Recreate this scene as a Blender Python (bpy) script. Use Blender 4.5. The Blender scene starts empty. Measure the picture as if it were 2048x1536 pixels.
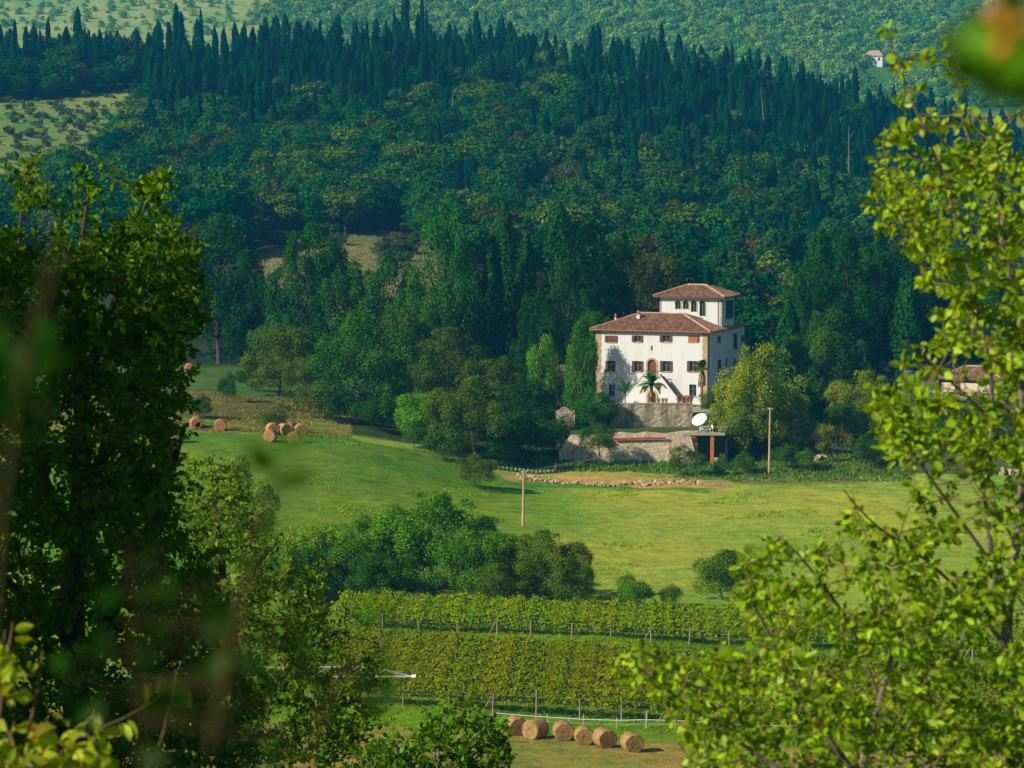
import bpy, math
import numpy as np
from mathutils import Vector, Matrix

# ------------------------------------------------------------------ camera, sun, sky, exposure
SC = bpy.context.scene
COL = SC.collection
F = 5689.0                                   # focal length in pixels of a 2048 px wide frame (100 mm on 36 mm)
PITCH = math.atan((768 - 300) / F)
CP, SP = math.cos(PITCH), math.sin(PITCH)

cam_d = bpy.data.cameras.new('camera')
cam_d.sensor_width = 36.0
cam_d.lens = F / 2048 * 36.0
cam_d.clip_start = 0.1
cam_d.clip_end = 9000
cam_d.dof.use_dof = True
cam_d.dof.focus_distance = 330
cam_d.dof.aperture_fstop = 9.5
cam = bpy.data.objects.new('camera', cam_d)
COL.objects.link(cam)
cam.location = (0, 0, 0)
cam.rotation_euler = (math.pi / 2 - PITCH, 0, 0)
SC.camera = cam

SUN_EL = math.radians(32)
SUN_AZ = (-0.86, -0.51)                      # horizontal direction towards the sun: left, a little behind the camera
_n = math.hypot(*SUN_AZ)
SUN_DIR = Vector((SUN_AZ[0] / _n * math.cos(SUN_EL), SUN_AZ[1] / _n * math.cos(SUN_EL), math.sin(SUN_EL)))
world = bpy.data.worlds.new('World')
SC.world = world
world.use_nodes = True
wn = world.node_tree
wn.nodes.clear()
sky = wn.nodes.new('ShaderNodeTexSky')
sky.sky_type = 'NISHITA'
sky.sun_disc = False
sky.sun_elevation = SUN_EL
sky.sun_rotation = math.atan2(SUN_DIR.x, SUN_DIR.y)
bg = wn.nodes.new('ShaderNodeBackground')
bg.inputs['Strength'].default_value = 0.05
wo = wn.nodes.new('ShaderNodeOutputWorld')
wn.links.new(sky.outputs[0], bg.inputs[0])
wn.links.new(bg.outputs[0], wo.inputs[0])

sun_d = bpy.data.lights.new('sun', 'SUN')
sun_d.energy = 5.0
sun_d.angle = math.radians(0.5)
sun_d.color = (1.0, 0.86, 0.66)
sun = bpy.data.objects.new('sun', sun_d)
sun.rotation_euler = SUN_DIR.to_track_quat('Z', 'Y').to_euler()
sun.location = (-60, -40, 80)
COL.objects.link(sun)

SC.view_settings.view_transform = 'Standard'
SC.view_settings.look = 'None'
SC.view_settings.gamma = 1
SC.view_settings.use_curve_mapping = False
SC.view_settings.exposure = 0.4
SC.render.engine = 'CYCLES'
SC.cycles.max_bounces = 5
SC.cycles.diffuse_bounces = 2
SC.cycles.glossy_bounces = 2
SC.cycles.transmission_bounces = 4
SC.cycles.volume_bounces = 0
SC.cycles.transparent_max_bounces = 6

HAZE_DENSITY = 0.00017
HAZE_COLOUR = (0.05, 0.48, 1.0)


# ------------------------------------------------------------------ helpers
def rng_(s):
    return np.random.default_rng(s)


def P(px, py, d):
    """World point at ground distance d (metres along +Y) seen towards a direction of the view."""
    r, u = (px - 1024) / F, (768 - py) / F
    y, z = CP + u * SP, -SP + u * CP
    k = d / y
    return np.array([r * k, d, z * k])


def proj(p):
    dep = p[..., 1] * CP - p[..., 2] * SP
    up = p[..., 1] * SP + p[..., 2] * CP
    return 1024 + F * p[..., 0] / dep, 768 - F * up / dep


def new_mesh(name, V, faces, mats=(), midx=None, smooth=False):
    """faces: (N,3) / (N,4) array, or list of index lists."""
    me = bpy.data.meshes.new(name)
    V = np.asarray(V, dtype=np.float64)
    if isinstance(faces, np.ndarray):
        n, k = faces.shape
        me.vertices.add(len(V))
        me.vertices.foreach_set('co', V.astype(np.float32).ravel())
        me.loops.add(n * k)
        me.loops.foreach_set('vertex_index', faces.astype(np.int32).ravel())
        me.polygons.add(n)
        me.polygons.foreach_set('loop_start', (np.arange(n) * k).astype(np.int32))
        me.polygons.foreach_set('loop_total', np.full(n, k, dtype=np.int32))
        me.update(calc_edges=True)
    else:
        me.from_pydata([tuple(v) for v in V], [], [tuple(f) for f in faces])
        me.update()
    for m in mats:
        me.materials.append(m)
    if midx is not None:
        me.polygons.foreach_set('material_index', np.asarray(midx, dtype=np.int32))
    if smooth:
        me.polygons.foreach_set('use_smooth', np.ones(len(me.polygons), dtype=bool))
    return me


def link(name, me, parent=None, loc=(0, 0, 0), rot=(0, 0, 0), scale=(1, 1, 1), colour=None):
    o = bpy.data.objects.new(name, me)
    o.location = loc
    o.rotation_euler = rot
    o.scale = scale
    if colour is not None:
        o.color = (*colour, 1)
    COL.objects.link(o)
    if parent is not None:
        o.parent = parent
    return o


def tag(o, label=None, cat=None, group=None, kind=None):
    if label: o['label'] = label
    if cat: o['category'] = cat
    if group: o['group'] = group
    if kind: o['kind'] = kind
    return o


def thing(name, label, cat, loc=(0, 0, 0), rotz=0.0, group=None):
    o = bpy.data.objects.new(name, None)
    o.empty_display_size = 0.3
    o.location = loc
    o.rotation_euler = (0, 0, rotz)
    COL.objects.link(o)
    return tag(o, label, cat, group)


class MB:
    """Collects shapes into one mesh."""
    def __init__(self):
        self.v, self.f, self.m = [], [], []

    def add(self, V, Fs, mi=0):
        o = len(self.v)
        self.v += [tuple(map(float, p)) for p in V]
        self.f += [tuple(i + o for i in f) for f in Fs]
        self.m += [mi] * len(Fs)
        return self

    def box(self, x0, x1, y0, y1, z0, z1, mi=0):
        V = [(x0, y0, z0), (x1, y0, z0), (x1, y1, z0), (x0, y1, z0), (x0, y0, z1), (x1, y0, z1), (x1, y1, z1), (x0, y1, z1)]
        return self.add(V, [(0, 3, 2, 1), (4, 5, 6, 7), (0, 1, 5, 4), (1, 2, 6, 5), (2, 3, 7, 6), (3, 0, 4, 7)], mi)

    def bar(self, a, b, w, h=None, mi=0):
        a, b = Vector(a), Vector(b)
        h = h or w
        d = (b - a).normalized()
        s = d.cross(Vector((0, 0, 1)))
        if s.length < 1e-4: s = Vector((1, 0, 0))
        s.normalize()
        u = s.cross(d)
        V = [p + s * i * w / 2 + u * j * h / 2 for p in (a, b) for i, j in ((-1, -1), (1, -1), (1, 1), (-1, 1))]
        return self.add(V, [(0, 3, 2, 1), (4, 5, 6, 7), (0, 1, 5, 4), (1, 2, 6, 5), (2, 3, 7, 6), (3, 0, 4, 7)], mi)

    def tube(self, pts, radii, n=6, mi=0, cap=True):
        V, Fs = tube_arrays(pts, radii, n)
        if cap:
            k = len(pts)
            Fs = Fs + [tuple(range(n))[::-1], tuple(range((k - 1) * n, k * n))]
        return self.add(V, Fs, mi)

    def prism(self, poly, y0, y1, mi=0):
        """poly: list of (x, z), counter-clockwise seen from -y; extruded y0..y1"""
        n = len(poly)
        V = [(x, y0, z) for x, z in poly] + [(x, y1, z) for x, z in poly]
        Fs = [tuple(range(n)), tuple(range(2 * n - 1, n - 1, -1))] + [(i, i + n, (i + 1) % n + n, (i + 1) % n) for i in range(n)]
        return self.add(V, Fs, mi)

    def build(self, name, mats, parent=None, smooth=False, **kw):
        if not isinstance(mats, (list, tuple)): mats = [mats]
        me = new_mesh(name, self.v, self.f, mats, self.m, smooth)
        return link(name, me, parent, **kw)


def tube_arrays(pts, radii, n):
    pts = [Vector(p) for p in pts]
    if not hasattr(radii, '__len__'):
        radii = [radii] * len(pts)
    V, Fs = [], []
    ref = None
    for i, p in enumerate(pts):
        t = (pts[min(i + 1, len(pts) - 1)] - pts[max(i - 1, 0)])
        if t.length < 1e-9: t = Vector((0, 0, 1))
        t.normalize()
        if ref is None:
            ref = t.orthogonal().normalized()
        ref = (ref - t * ref.dot(t))
        if ref.length < 1e-6: ref = t.orthogonal()
        ref.normalize()
        b = t.cross(ref)
        for k in range(n):
            a = 2 * math.pi * k / n
            V.append(p + (ref * math.cos(a) + b * math.sin(a)) * radii[i])
    for i in range(len(pts) - 1):
        for k in range(n):
            k2 = (k + 1) % n
            Fs.append((i * n + k, i * n + k2, (i + 1) * n + k2, (i + 1) * n + k))
    return V, Fs


def unit(a):
    return a / np.maximum(np.linalg.norm(a, axis=-1, keepdims=True), 1e-9)


def rand_dirs(rng, n):
    return unit(rng.normal(size=(n, 3)))


def in_poly(x, y, poly):
    x, y = np.asarray(x, float), np.asarray(y, float)
    inside = np.zeros(x.shape, bool)
    n = len(poly)
    for i in range(n):
        x0, y0 = poly[i]
        x1, y1 = poly[(i + 1) % n]
        c = ((y0 > y) != (y1 > y)) & (x < (x1 - x0) * (y - y0) / ((y1 - y0) if y1 != y0 else 1e-9) + x0)
        inside ^= c
    return inside


# ------------------------------------------------------------------ materials
def mat_new(name):
    m = bpy.data.materials.new(name)
    m.use_nodes = True
    nt = m.node_tree
    nt.nodes.clear()
    out = nt.nodes.new('ShaderNodeOutputMaterial')
    return m, nt, out


def N(nt, kind, **kw):
    n = nt.nodes.new(kind)
    for k, v in kw.items():
        if k.startswith('i_'):
            n.inputs[k[2:].replace('_', ' ')].default_value = v
        else:
            setattr(n, k, v)
    return n


def ramp(nt, stops, fac=None):
    r = nt.nodes.new('ShaderNodeValToRGB')
    e = r.color_ramp.elements
    while len(e) < len(stops): e.new(0.5)
    for i, (p, c) in enumerate(stops):
        e[i].position = p
        e[i].color = (*c, 1)
    if fac is not None: nt.links.new(fac, r.inputs[0])
    return r


def mixc(nt, a, b, fac, mode='MIX'):
    m = nt.nodes.new('ShaderNodeMix')
    m.data_type = 'RGBA'
    m.blend_type = mode
    for s, v in ((m.inputs[0], fac), (m.inputs[6], a), (m.inputs[7], b)):
        if isinstance(v, (int, float)): s.default_value = v
        elif isinstance(v, tuple): s.default_value = (*v, 1) if len(v) == 3 else v
        else: nt.links.new(v, s)
    return m.outputs[2]


def foliage_mat(name, noise_scale=0.5, transl=0.3, warm=(1.9, 1.35, 0.6), cool=(0.45, 0.6, 0.75), gloss=0.05, rough=0.45, lo=0.55, hi=1.5, rare=None):
    """Leaf material: the object's own colour, varied leaf by leaf and clump by clump."""
    m, nt, out = mat_new(name)
    oi = N(nt, 'ShaderNodeObjectInfo')
    geo = N(nt, 'ShaderNodeNewGeometry')
    tc = N(nt, 'ShaderNodeTexCoord')
    noise = N(nt, 'ShaderNodeTexNoise', i_Scale=noise_scale, i_Detail=2.0)
    nt.links.new(tc.outputs['Object'], noise.inputs['Vector'])
    r_ = N(nt, 'ShaderNodeMath', operation='MULTIPLY_ADD')
    nt.links.new(geo.outputs['Random Per Island'], r_.inputs[0])
    r_.inputs[1].default_value = 0.6
    nt.links.new(noise.outputs[0], r_.inputs[2])                    # about 0.3 .. 1.3
    tint = ramp(nt, [(0.35, cool), (0.75, (1, 1, 1)), (1.1, warm)], None)
    mr = N(nt, 'ShaderNodeMapRange')
    mr.inputs[1].default_value, mr.inputs[2].default_value = 0.0, 1.25
    nt.links.new(r_.outputs[0], mr.inputs[0])
    nt.links.new(mr.outputs[0], tint.inputs[0])
    tint.color_ramp.elements[0].position = 0.25
    tint.color_ramp.elements[1].position = 0.55
    tint.color_ramp.elements[2].position = 0.92
    c = mixc(nt, oi.outputs['Color'], tint.outputs[0], 1.0, 'MULTIPLY')
    wn_ = N(nt, 'ShaderNodeTexWhiteNoise', noise_dimensions='1D')
    ad = N(nt, 'ShaderNodeMath', operation='ADD')
    nt.links.new(geo.outputs['Random Per Island'], ad.inputs[0])
    nt.links.new(oi.outputs['Random'], ad.inputs[1])
    nt.links.new(ad.outputs[0], wn_.inputs[1])
    v = N(nt, 'ShaderNodeMapRange')
    v.inputs[3].default_value, v.inputs[4].default_value = lo, hi
    nt.links.new(wn_.outputs[0], v.inputs[0])
    hs = N(nt, 'ShaderNodeHueSaturation')
    nt.links.new(v.outputs[0], hs.inputs['Value'])
    nt.links.new(c, hs.inputs['Color'])
    col = hs.outputs[0]
    if rare:
        thr = N(nt, 'ShaderNodeMath', operation='GREATER_THAN')
        thr.inputs[1].default_value = rare[0]
        nt.links.new(wn_.outputs[0], thr.inputs[0])
        col = mixc(nt, col, rare[1], thr.outputs[0])
    dif = N(nt, 'ShaderNodeBsdfDiffuse')
    tr = N(nt, 'ShaderNodeBsdfTranslucent')
    gl = N(nt, 'ShaderNodeBsdfGlossy')
    gl.inputs['Roughness'].default_value = rough
    nt.links.new(col, dif.inputs[0])
    tcol = mixc(nt, col, (1.5, 1.5, 0.55), 1.0, 'MULTIPLY')
    nt.links.new(tcol, tr.inputs[0])
    ms = N(nt, 'ShaderNodeMixShader')
    ms.inputs[0].default_value = transl
    nt.links.new(dif.outputs[0], ms.inputs[1])
    nt.links.new(tr.outputs[0], ms.inputs[2])
    m2 = N(nt, 'ShaderNodeMixShader')
    m2.inputs[0].default_value = gloss
    nt.links.new(ms.outputs[0], m2.inputs[1])
    nt.links.new(gl.outputs[0], m2.inputs[2])
    nt.links.new(m2.outputs[0], out.inputs[0])
    return m


def solid_mat(name, c1, c2=None, scale=3.0, rough=0.8, bump=0.0, detail=6.0, spec=0.3, metal=0.0, stretch=(1, 1, 1), lohi=(0.3, 0.7), bscale=None, world_space=False):
    m, nt, out = mat_new(name)
    b = N(nt, 'ShaderNodeBsdfPrincipled')
    b.inputs['Roughness'].default_value = rough
    b.inputs['Specular IOR Level'].default_value = spec
    b.inputs['Metallic'].default_value = metal
    tc = N(nt, 'ShaderNodeTexCoord')
    mp = N(nt, 'ShaderNodeMapping')
    mp.inputs['Scale'].default_value = stretch
    nt.links.new(tc.outputs['Object'], mp.inputs[0])
    nz = N(nt, 'ShaderNodeTexNoise', i_Scale=scale, i_Detail=detail, i_Roughness=0.65)
    nt.links.new(mp.outputs[0], nz.inputs['Vector'])
    if c2 is None: c2 = tuple(x * 0.7 for x in c1)
    r = ramp(nt, [(lohi[0], c1), (lohi[1], c2)], nz.outputs[0])
    nt.links.new(r.outputs[0], b.inputs['Base Color'])
    if bump:
        nb = N(nt, 'ShaderNodeTexNoise', i_Scale=bscale or scale * 3, i_Detail=4.0)
        nt.links.new(mp.outputs[0], nb.inputs['Vector'])
        bp = N(nt, 'ShaderNodeBump', i_Strength=1.0, i_Distance=bump)
        nt.links.new(nb.outputs[0], bp.inputs['Height'])
        nt.links.new(bp.outputs[0], b.inputs['Normal'])
    nt.links.new(b.outputs[0], out.inputs[0])
    return m


def island_mat(name, stops, rough=0.85, bump=0.0):
    """Each loose piece of the mesh gets its own colour from the ramp (roof tiles, stones)."""
    m, nt, out = mat_new(name)
    b = N(nt, 'ShaderNodeBsdfPrincipled')
    b.inputs['Roughness'].default_value = rough
    b.inputs['Specular IOR Level'].default_value = 0.2
    geo = N(nt, 'ShaderNodeNewGeometry')
    oi = N(nt, 'ShaderNodeObjectInfo')
    ad = N(nt, 'ShaderNodeMath', operation='ADD')
    nt.links.new(geo.outputs['Random Per Island'], ad.inputs[0])
    nt.links.new(oi.outputs['Random'], ad.inputs[1])
    w = N(nt, 'ShaderNodeTexWhiteNoise', noise_dimensions='1D')
    nt.links.new(ad.outputs[0], w.inputs[1])
    tc = N(nt, 'ShaderNodeTexCoord')
    nz = N(nt, 'ShaderNodeTexNoise', i_Scale=0.45, i_Detail=5.0)
    nt.links.new(tc.outputs['Object'], nz.inputs['Vector'])
    av = N(nt, 'ShaderNodeMath', operation='MULTIPLY_ADD')
    nt.links.new(w.outputs[0], av.inputs[0])
    av.inputs[1].default_value = 0.6
    sc = N(nt, 'ShaderNodeMath', operation='MULTIPLY')
    nt.links.new(nz.outputs[0], sc.inputs[0])
    sc.inputs[1].default_value = 0.4
    nt.links.new(sc.outputs[0], av.inputs[2])
    r = ramp(nt, stops, av.outputs[0])
    nt.links.new(r.outputs[0], b.inputs['Base Color'])
    nt.links.new(b.outputs[0], out.inputs[0])
    return m


def stone_wall_mat(name, light, dark, stain, cell=3.0):
    m, nt, out = mat_new(name)
    b = N(nt, 'ShaderNodeBsdfPrincipled')
    b.inputs['Roughness'].default_value = 0.95
    b.inputs['Specular IOR Level'].default_value = 0.1
    tc = N(nt, 'ShaderNodeTexCoord')
    mp = N(nt, 'ShaderNodeMapping')
    mp.inputs['Scale'].default_value = (1, 1, 1.6)
    nt.links.new(tc.outputs['Object'], mp.inputs[0])
    vo = N(nt, 'ShaderNodeTexVoronoi', i_Scale=cell)
    nt.links.new(mp.outputs[0], vo.inputs['Vector'])
    ve = N(nt, 'ShaderNodeTexVoronoi', i_Scale=cell, feature='DISTANCE_TO_EDGE')
    nt.links.new(mp.outputs[0], ve.inputs['Vector'])
    sep = N(nt, 'ShaderNodeSeparateColor')
    nt.links.new(vo.outputs['Color'], sep.inputs[0])
    r = ramp(nt, [(0.1, dark), (0.9, light)], sep.outputs[0])
    mort = ramp(nt, [(0.0, (0.45, 0.45, 0.45)), (0.09, (1, 1, 1))], ve.outputs[0])
    c = mixc(nt, r.outputs[0], mort.outputs[0], 0.8, 'MULTIPLY')
    mp2 = N(nt, 'ShaderNodeMapping')
    mp2.inputs['Scale'].default_value = (0.8, 0.8, 0.16)
    nt.links.new(tc.outputs['Object'], mp2.inputs[0])
    nz = N(nt, 'ShaderNodeTexNoise', i_Scale=1.1, i_Detail=7.0, i_Roughness=0.7)
    nt.links.new(mp2.outputs[0], nz.inputs['Vector'])
    st = ramp(nt, [(0.45, (0, 0, 0)), (0.62, (1, 1, 1))], nz.outputs[0])
    c = mixc(nt, c, stain, st.outputs[0])
    nt.links.new(c, b.inputs['Base Color'])
    bp = N(nt, 'ShaderNodeBump', i_Strength=1.0, i_Distance=0.06)
    nt.links.new(ve.outputs[0], bp.inputs['Height'])
    nt.links.new(bp.outputs[0], b.inputs['Normal'])
    nt.links.new(b.outputs[0], out.inputs[0])
    return m


M_LEAF_FAR = foliage_mat('foliage_far', 0.12, 0.22, warm=(1.9, 1.3, 0.5), cool=(0.3, 0.6, 0.7), gloss=0.0, lo=0.65, hi=1.35)
M_LEAF_MID = foliage_mat('foliage_mid', 0.35, 0.2, warm=(2.1, 1.4, 0.4), cool=(0.3, 0.55, 0.6), gloss=0.005, lo=0.65, hi=1.35)
M_LEAF_DARK = foliage_mat('foliage_oak_near', 0.8, 0.34, warm=(2.6, 1.35, 0.3), cool=(0.4, 0.7, 0.5), gloss=0.008, lo=0.5, hi=1.5)
M_LEAF_PEAR = foliage_mat('foliage_round_leaves', 1.5, 0.42, warm=(1.5, 1.2, 0.6), cool=(0.6, 0.8, 0.5), gloss=0.025, rough=0.5, lo=0.45, hi=1.6, rare=(0.9955, (0.62, 0.24, 0.03)))
M_VINE = foliage_mat('foliage_vine', 0.5, 0.32, warm=(1.65, 1.12, 0.5), cool=(0.6, 0.85, 0.5), gloss=0.0, lo=0.7, hi=1.3)
M_BARK = solid_mat('bark', (0.10, 0.075, 0.05), (0.045, 0.035, 0.025), 6, 0.95, 0.02)
M_BARK_GREY = solid_mat('bark_grey', (0.26, 0.22, 0.17), (0.11, 0.09, 0.07), 18, 0.9, 0.01)
M_TWIG = solid_mat('twig_brown', (0.16, 0.11, 0.045), (0.08, 0.055, 0.025), 30, 0.8)
M_FRUIT = solid_mat('orange_fruit', (0.70, 0.27, 0.03), (0.6, 0.22, 0.02), 30, 0.5)
M_STEM = solid_mat('green_brown_stem', (0.050, 0.045, 0.006), (0.03, 0.03, 0.005), 30, 0.8)
M_PLASTER = solid_mat('white_plaster', (0.66, 0.705, 0.74), (0.53, 0.555, 0.55), 1.1, 0.9, 0.004, 8.0, 0.2, stretch=(1, 1, .16), lohi=(0.5, 0.78))
M_QUOIN = solid_mat('sandstone', (0.50, 0.39, 0.24), (0.36, 0.27, 0.16), 1.2, 0.9, 0.01)
M_TERRA = solid_mat('terracotta', (0.50, 0.17, 0.07), (0.36, 0.12, 0.05), 4, 0.8)
M_ORANGE = solid_mat('orange_brick', (0.58, 0.20, 0.07), (0.42, 0.13, 0.05), 5, 0.85)
M_WOOD = solid_mat('brown_shutter', (0.20, 0.07, 0.035), (0.12, 0.045, 0.025), 8, 0.6, stretch=(1, 1, 5))
M_WOOD_ORANGE = solid_mat('orange_shutter', (0.50, 0.20, 0.05), (0.36, 0.13, 0.04), 8, 0.6, stretch=(1, 1, 5))  # orange brown wood of the one closed pair of that colour
M_FRAME = solid_mat('window_frame_paint', (0.30, 0.24, 0.18), (0.2, 0.16, 0.12), 5, 0.6)
M_GLASS = solid_mat('dark_glass', (0.012, 0.02, 0.026), (0.02, 0.032, 0.04), 0.6, 0.08, spec=0.6)
M_DARK = solid_mat('dark_interior', (0.02, 0.02, 0.02), (0.012, 0.012, 0.014), 2, 0.9)  # near black, puts the shade of interiors into colour; also wheel black
M_EAVE = solid_mat('eave_boards', (0.20, 0.13, 0.08), (0.12, 0.08, 0.05), 3, 0.8)
M_TILES = island_mat('roof_tiles', [(0.1, (0.12, 0.06, 0.04)), (0.35, (0.23, 0.115, 0.07)), (0.6, (0.29, 0.165, 0.10)), (0.9, (0.42, 0.29, 0.19))])
M_RIDGE = island_mat('ridge_tiles', [(0.1, (0.40, 0.25, 0.14)), (0.9, (0.60, 0.45, 0.28))])
M_WHITE = solid_mat('white_paint', (0.85, 0.85, 0.85), (0.78, 0.78, 0.78), 2, 0.4)
M_CONC = solid_mat('concrete', (0.42, 0.40, 0.34), (0.30, 0.28, 0.23), 2, 0.9, 0.01)
M_METAL = solid_mat('galvanised_metal', (0.62, 0.68, 0.70), (0.5, 0.55, 0.57), 2, 0.4, metal=0.4)
M_POLE = solid_mat('pole_wood', (0.50, 0.38, 0.22), (0.36, 0.27, 0.16), 3, 0.85, stretch=(1, 1, 0.2))
M_VPOST = solid_mat('vine_post', (0.36, 0.29, 0.20), (0.22, 0.18, 0.13), 3, 0.9)
M_RED = solid_mat('red_pipe', (0.50, 0.07, 0.035), (0.4, 0.05, 0.03), 2, 0.6)
M_STONE_UP = stone_wall_mat('upper_terrace_stone', (0.52, 0.45, 0.33), (0.38, 0.33, 0.24), (0.17, 0.15, 0.11), 2.2)
M_STONE_LO = stone_wall_mat('lower_terrace_stone', (0.80, 0.67, 0.50), (0.56, 0.47, 0.35), (0.40, 0.33, 0.24), 2.6)
M_STONE = island_mat('loose_stones', [(0.1, (0.30, 0.22, 0.12)), (0.9, (0.60, 0.47, 0.28))])
M_LAWN = solid_mat('lawn', (0.035, 0.085, 0.012), (0.06, 0.11, 0.02), 1.5, 1.0, 0.05, 8)
M_THATCH = solid_mat('old_roof', (0.24, 0.17, 0.10), (0.14, 0.10, 0.06), 3, 0.95, 0.05)
M_POT = solid_mat('clay_pot', (0.45, 0.20, 0.09), (0.33, 0.14, 0.07), 4, 0.85)
M_FLOWER = solid_mat('red_flowers', (0.75, 0.05, 0.03), (0.5, 0.03, 0.03), 9, 0.7)
M_DRYFROND = solid_mat('dry_fronds', (0.34, 0.23, 0.12), (0.22, 0.14, 0.07), 6, 0.9)


def hay_mat():
    m, nt, out = mat_new('straw')
    b = N(nt, 'ShaderNodeBsdfPrincipled')
    b.inputs['Roughness'].default_value = 0.95
    b.inputs['Specular IOR Level'].default_value = 0.1
    tc = N(nt, 'ShaderNodeTexCoord')
    nz = N(nt, 'ShaderNodeTexNoise', i_Scale=3.0, i_Detail=10.0, i_Roughness=0.8)
    nt.links.new(tc.outputs['Object'], nz.inputs['Vector'])
    oi = N(nt, 'ShaderNodeObjectInfo')
    r = ramp(nt, [(0.35, (0.20, 0.12, 0.05)), (0.52, (0.44, 0.29, 0.13)), (0.7, (0.62, 0.43, 0.20))], nz.outputs[0])
    c = mixc(nt, r.outputs[0], oi.outputs['Color'], 1.0, 'MULTIPLY')
    nt.links.new(c, b.inputs['Base Color'])
    bp = N(nt, 'ShaderNodeBump', i_Strength=1.0, i_Distance=0.05)
    n2 = N(nt, 'ShaderNodeTexNoise', i_Scale=14.0, i_Detail=6.0)
    nt.links.new(tc.outputs['Object'], n2.inputs['Vector'])
    nt.links.new(n2.outputs[0], bp.inputs['Height'])
    nt.links.new(bp.outputs[0], b.inputs['Normal'])
    nt.links.new(b.outputs[0], out.inputs[0])
    return m


M_HAY = hay_mat()


def ground_mat():
    m, nt, out = mat_new('ground_cover')
    b = N(nt, 'ShaderNodeBsdfPrincipled')
    b.inputs['Roughness'].default_value = 1.0
    b.inputs['Specular IOR Level'].default_value = 0.05
    at = N(nt, 'ShaderNodeAttribute', attribute_name='soil')
    tc = N(nt, 'ShaderNodeTexCoord')
    mp = N(nt, 'ShaderNodeMapping')
    mp.inputs['Scale'].default_value = (1.0, 0.6, 1.0)
    mp.inputs['Rotation'].default_value = (0, 0, math.radians(14))
    nt.links.new(tc.outputs['Object'], mp.inputs[0])
    n1 = N(nt, 'ShaderNodeTexNoise', i_Scale=0.045, i_Detail=9.0, i_Roughness=0.62)      # broad patches of dry grass
    n2 = N(nt, 'ShaderNodeTexNoise', i_Scale=0.55, i_Detail=8.0, i_Roughness=0.72)       # tussocks
    nt.links.new(mp.outputs[0], n1.inputs['Vector'])
    nt.links.new(tc.outputs['Object'], n2.inputs['Vector'])
    dry = ramp(nt, [(0.38, (0.60, 0.92, 0.75)), (0.5, (1, 1, 1)), (0.62, (1.22, 1.06, 0.95))], n1.outputs[0])
    mp3 = N(nt, 'ShaderNodeMapping')
    mp3.inputs['Scale'].default_value = (0.06, 0.9, 1.0)
    mp3.inputs['Rotation'].default_value = (0, 0, math.radians(13))
    nt.links.new(tc.outputs['Object'], mp3.inputs[0])
    n3 = N(nt, 'ShaderNodeTexNoise', i_Scale=0.55, i_Detail=5.0, i_Roughness=0.6)
    nt.links.new(mp3.outputs[0], n3.inputs['Vector'])
    mow = ramp(nt, [(0.34, (0.88, 0.93, 0.9)), (0.5, (1, 1, 1)), (0.66, (1.08, 1.05, 1.0))], n3.outputs[0])
    tus = ramp(nt, [(0.30, (0.45, 0.55, 0.5)), (0.5, (1, 1, 1)), (0.68, (1.45, 1.35, 1.15))], n2.outputs[0])
    c = mixc(nt, at.outputs['Color'], dry.outputs[0], 1.0, 'MULTIPLY')
    c = mixc(nt, c, tus.outputs[0], 0.9, 'MULTIPLY')
    c = mixc(nt, c, mow.outputs[0], 1.0, 'MULTIPLY')
    nt.links.new(c, b.inputs['Base Color'])
    bp = N(nt, 'ShaderNodeBump', i_Strength=0.8, i_Distance=0.25)
    nt.links.new(n2.outputs[0], bp.inputs['Height'])
    nt.links.new(bp.outputs[0], b.inputs['Normal'])
    nt.links.new(b.outputs[0], out.inputs[0])
    return m


M_GROUND = ground_mat()

# ------------------------------------------------------------------ terrain
_COLS = np.array([0, 350, 700, 1050, 1400, 1750, 2048], float)


def _zr(d, pys):
    return d, [P(1024, py, d)[2] for py in pys]


_rows = [
    (0, [-1.9] * 7), (6, [-3.2] * 7), (60, [-17] * 7), (120, [-31.5] * 7), (150, [-37.6] * 7), (170, [-39.2] * 7), _zr(188, [1495] * 7), _zr(197, [1452] * 7),
    _zr(215, [1334] * 7), _zr(224, [1278] * 7), _zr(240, [1218] * 7),
    _zr(262, [1110, 1115, 1122, 1148, 1152, 1152, 1152]),
    _zr(300, [995, 1000, 1012, 1052, 1060, 1060, 1060]),
    _zr(330, [905, 905, 920, 990, 995, 995, 995]),
    _zr(345, [868, 870, 885, 966, 968, 968, 968]),
    _zr(353, [858, 858, 872, 940, 945, 948, 948]),
    _zr(362, [838, 838, 850, 916, 920, 920, 920]),
    _zr(380, [795, 796, 815, 860, 870, 870, 870]),
    _zr(400, [768, 770, 790, 805, 815, 825, 830]),
    _zr(430, [742, 742, 760, 765, 770, 775, 780]),
    _zr(500, [640, 650, 665, 680, 690, 695, 700]),
    _zr(560, [560, 565, 545, 570, 610, 620, 640]),
    _zr(620, [470, 500, 490, 510, 560, 575, 600]),
    _zr(700, [375, 415, 440, 455, 465, 500, 540]),
    _zr(800, [265, 310, 320, 320, 350, 415, 475]),
    _zr(900, [195, 210, 200, 205, 235, 310, 395]),
    _zr(960, [132, 135, 125, 135, 168, 245, 335]),
    (1050, [14, 14, 16, 14, 5, -8, -22]), (1250, [-15, -15, -15, -15, -20, -25, -30]),
    _zr(1400, [330, 330, 330, 330, 330, 320, 310]),
    _zr(1600, [160, 160, 170, 175, 180, 190, 195]),
    _zr(2000, [-50, -50, -40, -30, -20, 0, 0]), (2400, [240] * 7), (2700, [300] * 7), (3300, [300] * 7),
]
_D = np.array([r[0] for r in _rows], float)
_Z = np.array([r[1] for r in _rows], float)
_dg = np.concatenate([np.arange(0, 180, 4), np.arange(180, 440, 1.0), np.arange(440, 1000, 5.0), np.arange(1000, 3320, 20.0)])
_ug = (np.arange(-200, 2300, 25) - 1024) / F
_T = np.array([np.interp(_dg, _D, _Z[:, k]) for k in range(7)])           # 7 x nd
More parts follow.
